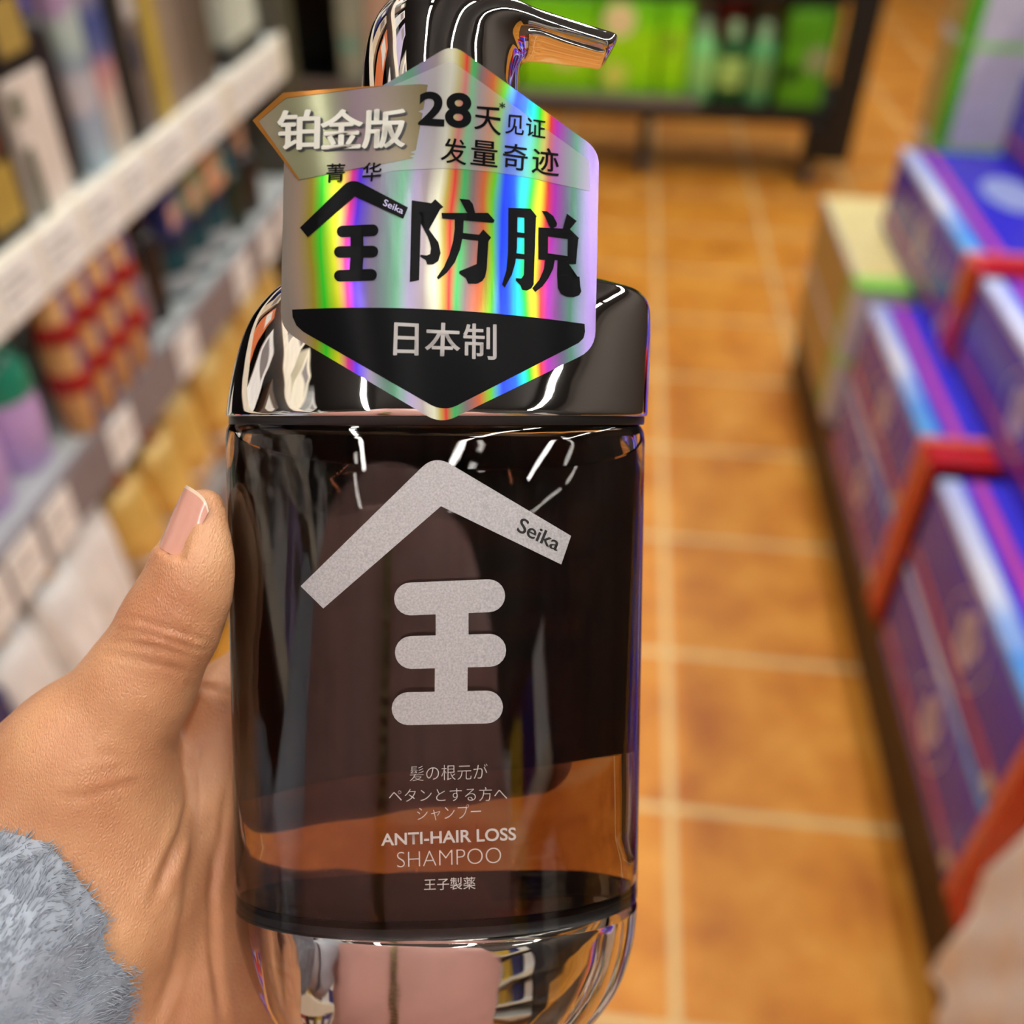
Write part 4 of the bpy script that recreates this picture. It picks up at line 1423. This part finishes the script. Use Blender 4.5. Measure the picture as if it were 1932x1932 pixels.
pxy = np.stack((966 + F_PX * Vh[:, 0] / Vh[:, 2], 966 - F_PX * Vh[:, 1] / Vh[:, 2]), 1)
gr = np.stack(np.gradient(Fh, H), -1)
ii = np.clip(((Vh - lo) / H).round().astype(int), 0, np.array(shape) - 1)
Nh = gr[ii[:, 0], ii[:, 1], ii[:, 2]]
Nh /= np.linalg.norm(Nh, axis=1, keepdims=True) + 1e-9
front = Nh[:, 2] < .15
disp = np.zeros(len(Vh))
for pts, dep, w in CREASE:
    dm = np.full(len(Vh), 1e9)
    for A, Bq in zip(pts, pts[1:]):
        dm = np.minimum(dm, seg_dist(pxy, np.array(A, float), np.array(Bq, float)))
    ends = np.minimum(np.linalg.norm(pxy - np.array(pts[0]), axis=1), np.linalg.norm(pxy - np.array(pts[-1]), axis=1))
    dep = dep * np.clip((ends + 4) / 55, 0, 1)
    disp -= dep * np.exp(-(dm / w) ** 2) - dep * .35 * np.exp(-((dm - 2.2 * w) / (1.3 * w)) ** 2)
Vh = Vh + Nh * (disp * front)[:, None]


def to_world(V):
    return (V * np.array((1, 1, -1))) @ CM.T + np.array(CAM_POS)


def skin_material():
    m = bpy.data.materials.new('warm_skin')
    m.use_nodes = True
    nt = m.node_tree
    p = nt.nodes['Principled BSDF']
    tc = nt.nodes.new('ShaderNodeTexCoord')
    n = nt.nodes.new('ShaderNodeTexNoise')
    n.inputs['Scale'].default_value = 55
    n.inputs['Detail'].default_value = 5
    nt.links.new(tc.outputs['Object'], n.inputs['Vector'])
    r = nt.nodes.new('ShaderNodeValToRGB')
    r.color_ramp.elements[0].position = .3
    r.color_ramp.elements[0].color = srgb(190, 128, 90) + (1,)
    r.color_ramp.elements[1].position = .7
    r.color_ramp.elements[1].color = srgb(218, 164, 120) + (1,)
    nt.links.new(n.outputs['Fac'], r.inputs['Fac'])
    nt.links.new(r.outputs['Color'], p.inputs['Base Color'])
    p.inputs['Roughness'].default_value = .36
    p.inputs['Specular IOR Level'].default_value = .6
    p.inputs['Subsurface Weight'].default_value = .12
    p.inputs['Subsurface Radius'].default_value = (1, .35, .2)
    p.inputs['Subsurface Scale'].default_value = .003
    # fine skin relief: two crossing line sets and cells
    v = nt.nodes.new('ShaderNodeTexVoronoi')
    v.inputs['Scale'].default_value = 2100
    v.feature = 'DISTANCE_TO_EDGE'
    mp = nt.nodes.new('ShaderNodeMapping')
    mp.inputs['Rotation'].default_value = (.4, .3, .6)
    mp.inputs['Scale'].default_value = (1, .42, .6)
    nt.links.new(tc.outputs['Object'], mp.inputs[0])
    nt.links.new(mp.outputs[0], v.inputs['Vector'])
    n2 = nt.nodes.new('ShaderNodeTexNoise')
    n2.inputs['Scale'].default_value = 380
    n2.inputs['Detail'].default_value = 6
    nt.links.new(mp.outputs[0], n2.inputs['Vector'])
    ad = nt.nodes.new('ShaderNodeMath')
    ad.operation = 'MULTIPLY_ADD'
    nt.links.new(v.outputs['Distance'], ad.inputs[0])
    ad.inputs[1].default_value = .8
    nt.links.new(n2.outputs['Fac'], ad.inputs[2])
    b = nt.nodes.new('ShaderNodeBump')
    b.inputs['Strength'].default_value = .42
    b.inputs['Distance'].default_value = .0006
    nt.links.new(ad.outputs[0], b.inputs['Height'])
    nt.links.new(b.outputs['Normal'], p.inputs['Normal'])
    return m


person = empty('person', at(-300, 2300, .20), 'person in pale pink jacket with fluffy grey sleeve holding the shampoo bottle', 'person')
PO = np.array(person.location)
me = mesh_from(to_world(Vh) - PO, Qh, 'body')
m_skin = skin_material()
body = link_mesh('body', me, m_skin, person, 180)
sm = body.modifiers.new('smooth', 'SMOOTH')
sm.factor = .5
sm.iterations = 2


# thumb nail: a thin curved plate lying on the side of the thumb tip
def depth_on_hand(px, py):
    d = np.arange(.160, .19, .0002)
    P = np.stack([camsp(px, py, t) for t in d])
    f = hand_sdf(P)
    k = np.argmax(f < 0) if (f < 0).any() else np.argmin(f)
    return d[k]


NU, NV = 14, 20
bm = bmesh.new()
NG = {}
for j in range(NV + 1):
    tv = j / NV
    for i in range(NU + 1):
        tu = i / NU * 2 - 1
        th = tu * .92
        hw = 1 - .08 * (1 - tv) ** 2
        tip = max(0, tv - .5) / .5
        root = max(0, .5 - tv) / .5
        along = (tv - .5) * .0122 - .0020 * tu ** 4 * tip + .0016 * tu ** 4 * root - .0004 * tu * tu
        q = NAIL_C + NAIL_A * along + NAIL_W * (.0062 * math.sin(th) * hw) + NAIL_N * (.0058 * math.cos(th) - .0048 - .0010 * max(0, tv - .6) ** 1.5)
        NG[i, j] = bm.verts.new(to_world(q[None])[0] - PO)
for i in range(NU):
    for j in range(NV):
        f = bm.faces.new((NG[i, j], NG[i + 1, j], NG[i + 1, j + 1], NG[i, j + 1]))
        f.material_index = 1 if j >= NV - 1 else 0
        f.smooth = True
bmesh.ops.recalc_face_normals(bm, faces=bm.faces[:])
tow = Vector(CAM_POS) - Vector(PO)
if bm.faces[60].normal.dot(tow - bm.faces[60].calc_center_median()) < 0:
    bmesh.ops.reverse_faces(bm, faces=bm.faces[:])
thicken(bm, Vector((CAM_ROT @ Vector((0, 0, -1))) * .0004))
m_nail = mat('pink_fingernail', (212, 154, 136), .22, var=.06, scale=80, coat=.4)
m_nail_tip = mat('pale_nail_edge', (232, 206, 180), .25, var=.03, coat=.4)
obj('fingernail', bm, [m_nail, m_nail_tip], person, 60, recalc=False)

# grey fleece sleeve: tube round the forearm with a thick pile
axd = np.array((-.665, -.554, -.499))
axd /= np.linalg.norm(axd)
zc = np.array((0, 0, -1.0)) - axd * (axd @ np.array((0, 0, -1.0)))
zc /= np.linalg.norm(zc)
e1 = np.cross(axd, zc)
cuff = camsp(104, 1668, .190)
m_fleece = mat('grey_fleece', (168, 175, 186), .95, var=.12, scale=140, bump=.5, bump_scale=300, spec=.1)
rings_s = []
NS = 72


def sleeve_pt(s, t):
    rad = .0305 + .006 * min(1, s / .05) + .0012 * math.sin(5 * t + 60 * s) + .0008 * math.sin(11 * t - 90 * s)
    rad *= (1 - .10 * math.exp(-(s / .004) ** 2))
    c = cuff + axd * s
    # cuff edge bows outwards like the photo's rounded hem
    bow = .004 * (1 - (math.cos(t)) ** 2)
    return c - axd * bow + rad * (math.cos(t) * e1 + .98 * math.sin(t) * zc)


for s in [0.006, 0.002, 0, .001, .004] + [.01 + .01 * k for k in range(22)]:
    first = len(rings_s) < 2
    rr = []
    for i in range(NS):
        t = 2 * math.pi * i / NS
        p = sleeve_pt(s, t)
        if first:
            p = p - .004 * (math.cos(t) * e1 + math.sin(t) * zc)
        rr.append(Vector(to_world(p[None])[0] - PO))
    rings_s.append(rr)
sl_o = obj('sleeve', loft(rings_s, cap=False), m_fleece, person, 180)
verts, faces = [], []
rn = np.random.default_rng(3)
for k in range(36000):
    s = rn.uniform(0, .075) ** 1.0
    t = rn.uniform(0, 2 * math.pi)
    if math.sin(t) < -.35 and rn.random() < .8:
        continue
    p = sleeve_pt(s, t)
    nrm = math.cos(t) * e1 + math.sin(t) * zc
    tang = -math.sin(t) * e1 + math.cos(t) * zc
    cl = math.sin(9 * t + 5 * math.sin(70 * s)) * math.sin(150 * s + 4 * math.sin(5 * t))
    d = nrm * .55 - axd * (.55 + .25 * cl) + tang * (.45 * cl) + rn.normal(0, .16, 3)
    d /= np.linalg.norm(d)
    L = rn.uniform(.0013, .0030)
    w = rn.uniform(.00009, .00017)
    side = np.cross(d, nrm)
    side /= np.linalg.norm(side) + 1e-9
    up2 = np.cross(side, d)
    b0 = len(verts)
    for sc, kk in ((0, 1.0), (.6, .8)):
        c = p + d * L * sc - nrm * .0003 - nrm * (.25 * L * sc * sc)
        verts += [c + side * w * kk, c + up2 * w * kk, c - side * w * kk]
    verts.append(p + d * L - nrm * .25 * L)
    for a in range(3):
        b2 = (a + 1) % 3
        faces.append((b0 + a, b0 + b2, b0 + 3 + b2, b0 + 3 + a))
        faces.append((b0 + 3 + a, b0 + 3 + b2, b0 + 6))
me = bpy.data.meshes.new('fleece_pile')
W = to_world(np.array(verts)) - PO
me.from_pydata([tuple(v) for v in W], [], faces)
o = link_mesh('fleece_pile', me, m_fleece, sl_o, 180)
o['kind'] = 'stuff'

# the photographer's jacket (seen mirrored in the chrome base)
m_pinkj = mat('dusty_pink_quilt', (206, 156, 148), .5, var=.08, scale=12, bump=.5, bump_scale=14)
JX, JY = -.045, -.36
rings_j = []
for z, w, d in [(.62, .22, .14), (.72, .235, .15), (.85, .235, .15), (.98, .235, .15), (1.1, .24, .15), (1.22, .245, .145), (1.33, .235, .13), (1.40, .19, .11), (1.45, .10, .085), (1.49, .075, .075)]:
    rr = []
    for i in range(64):
        t = 2 * math.pi * i / 64
        q = 1 + .012 * math.sin(z * 60) + .008 * math.sin(9 * t + z * 25)
        rr.append(Vector((JX + w * q * math.cos(t), JY + d * q * math.sin(t) * (1 - .06 * math.exp(-((t - math.pi / 2) / .12) ** 2)), z)) - Vector(PO))
    rings_j.append(rr)
jk = obj('jacket', loft(rings_j), m_pinkj, person, 180)
bm = bmesh.new()
for k in range(70):
    z = .64 + k * .0105
    add_box(bm, JX - .008 - PO[0], JX + .008 - PO[0], JY + .132 - PO[1], JY + .15 - PO[1], z - PO[2], z + .006 - PO[2])
obj('zipper', bm, mat('brass_zipper', (150, 132, 96), .3, metal=.9), jk)
# upper arm of the jacket down to the fleece cuff
end = to_world((cuff + axd * .2)[None])[0]
pts = [np.array((JX - .21, JY + .0, 1.33)), np.array((JX - .30, JY + .04, 1.12)), np.array((end[0] - .04, end[1] - .08, end[2] - .03)), end]
rings_a = []
for k in range(25):
    t = k / 24
    p = (1 - t) ** 3 * pts[0] + 3 * t * (1 - t) ** 2 * pts[1] + 3 * t * t * (1 - t) * pts[2] + t ** 3 * pts[3]
    dd = -3 * (1 - t) ** 2 * pts[0] + 3 * ((1 - t) ** 2 - 2 * t * (1 - t)) * pts[1] + 3 * (2 * t * (1 - t) - t * t) * pts[2] + 3 * t * t * pts[3]
    dd /= np.linalg.norm(dd)
    u = np.cross(dd, (0, 0, 1.0))
    u /= np.linalg.norm(u)
    v = np.cross(u, dd)
    r = .075 * (1 - t) + .043 * t
    rings_a.append([Vector(p + r * (math.cos(a) * u + math.sin(a) * v) - PO) for a in np.linspace(0, 2 * math.pi, 40, endpoint=False)])
obj('jacket_sleeve', loft(rings_a, cap=False), m_fleece, person, 180)
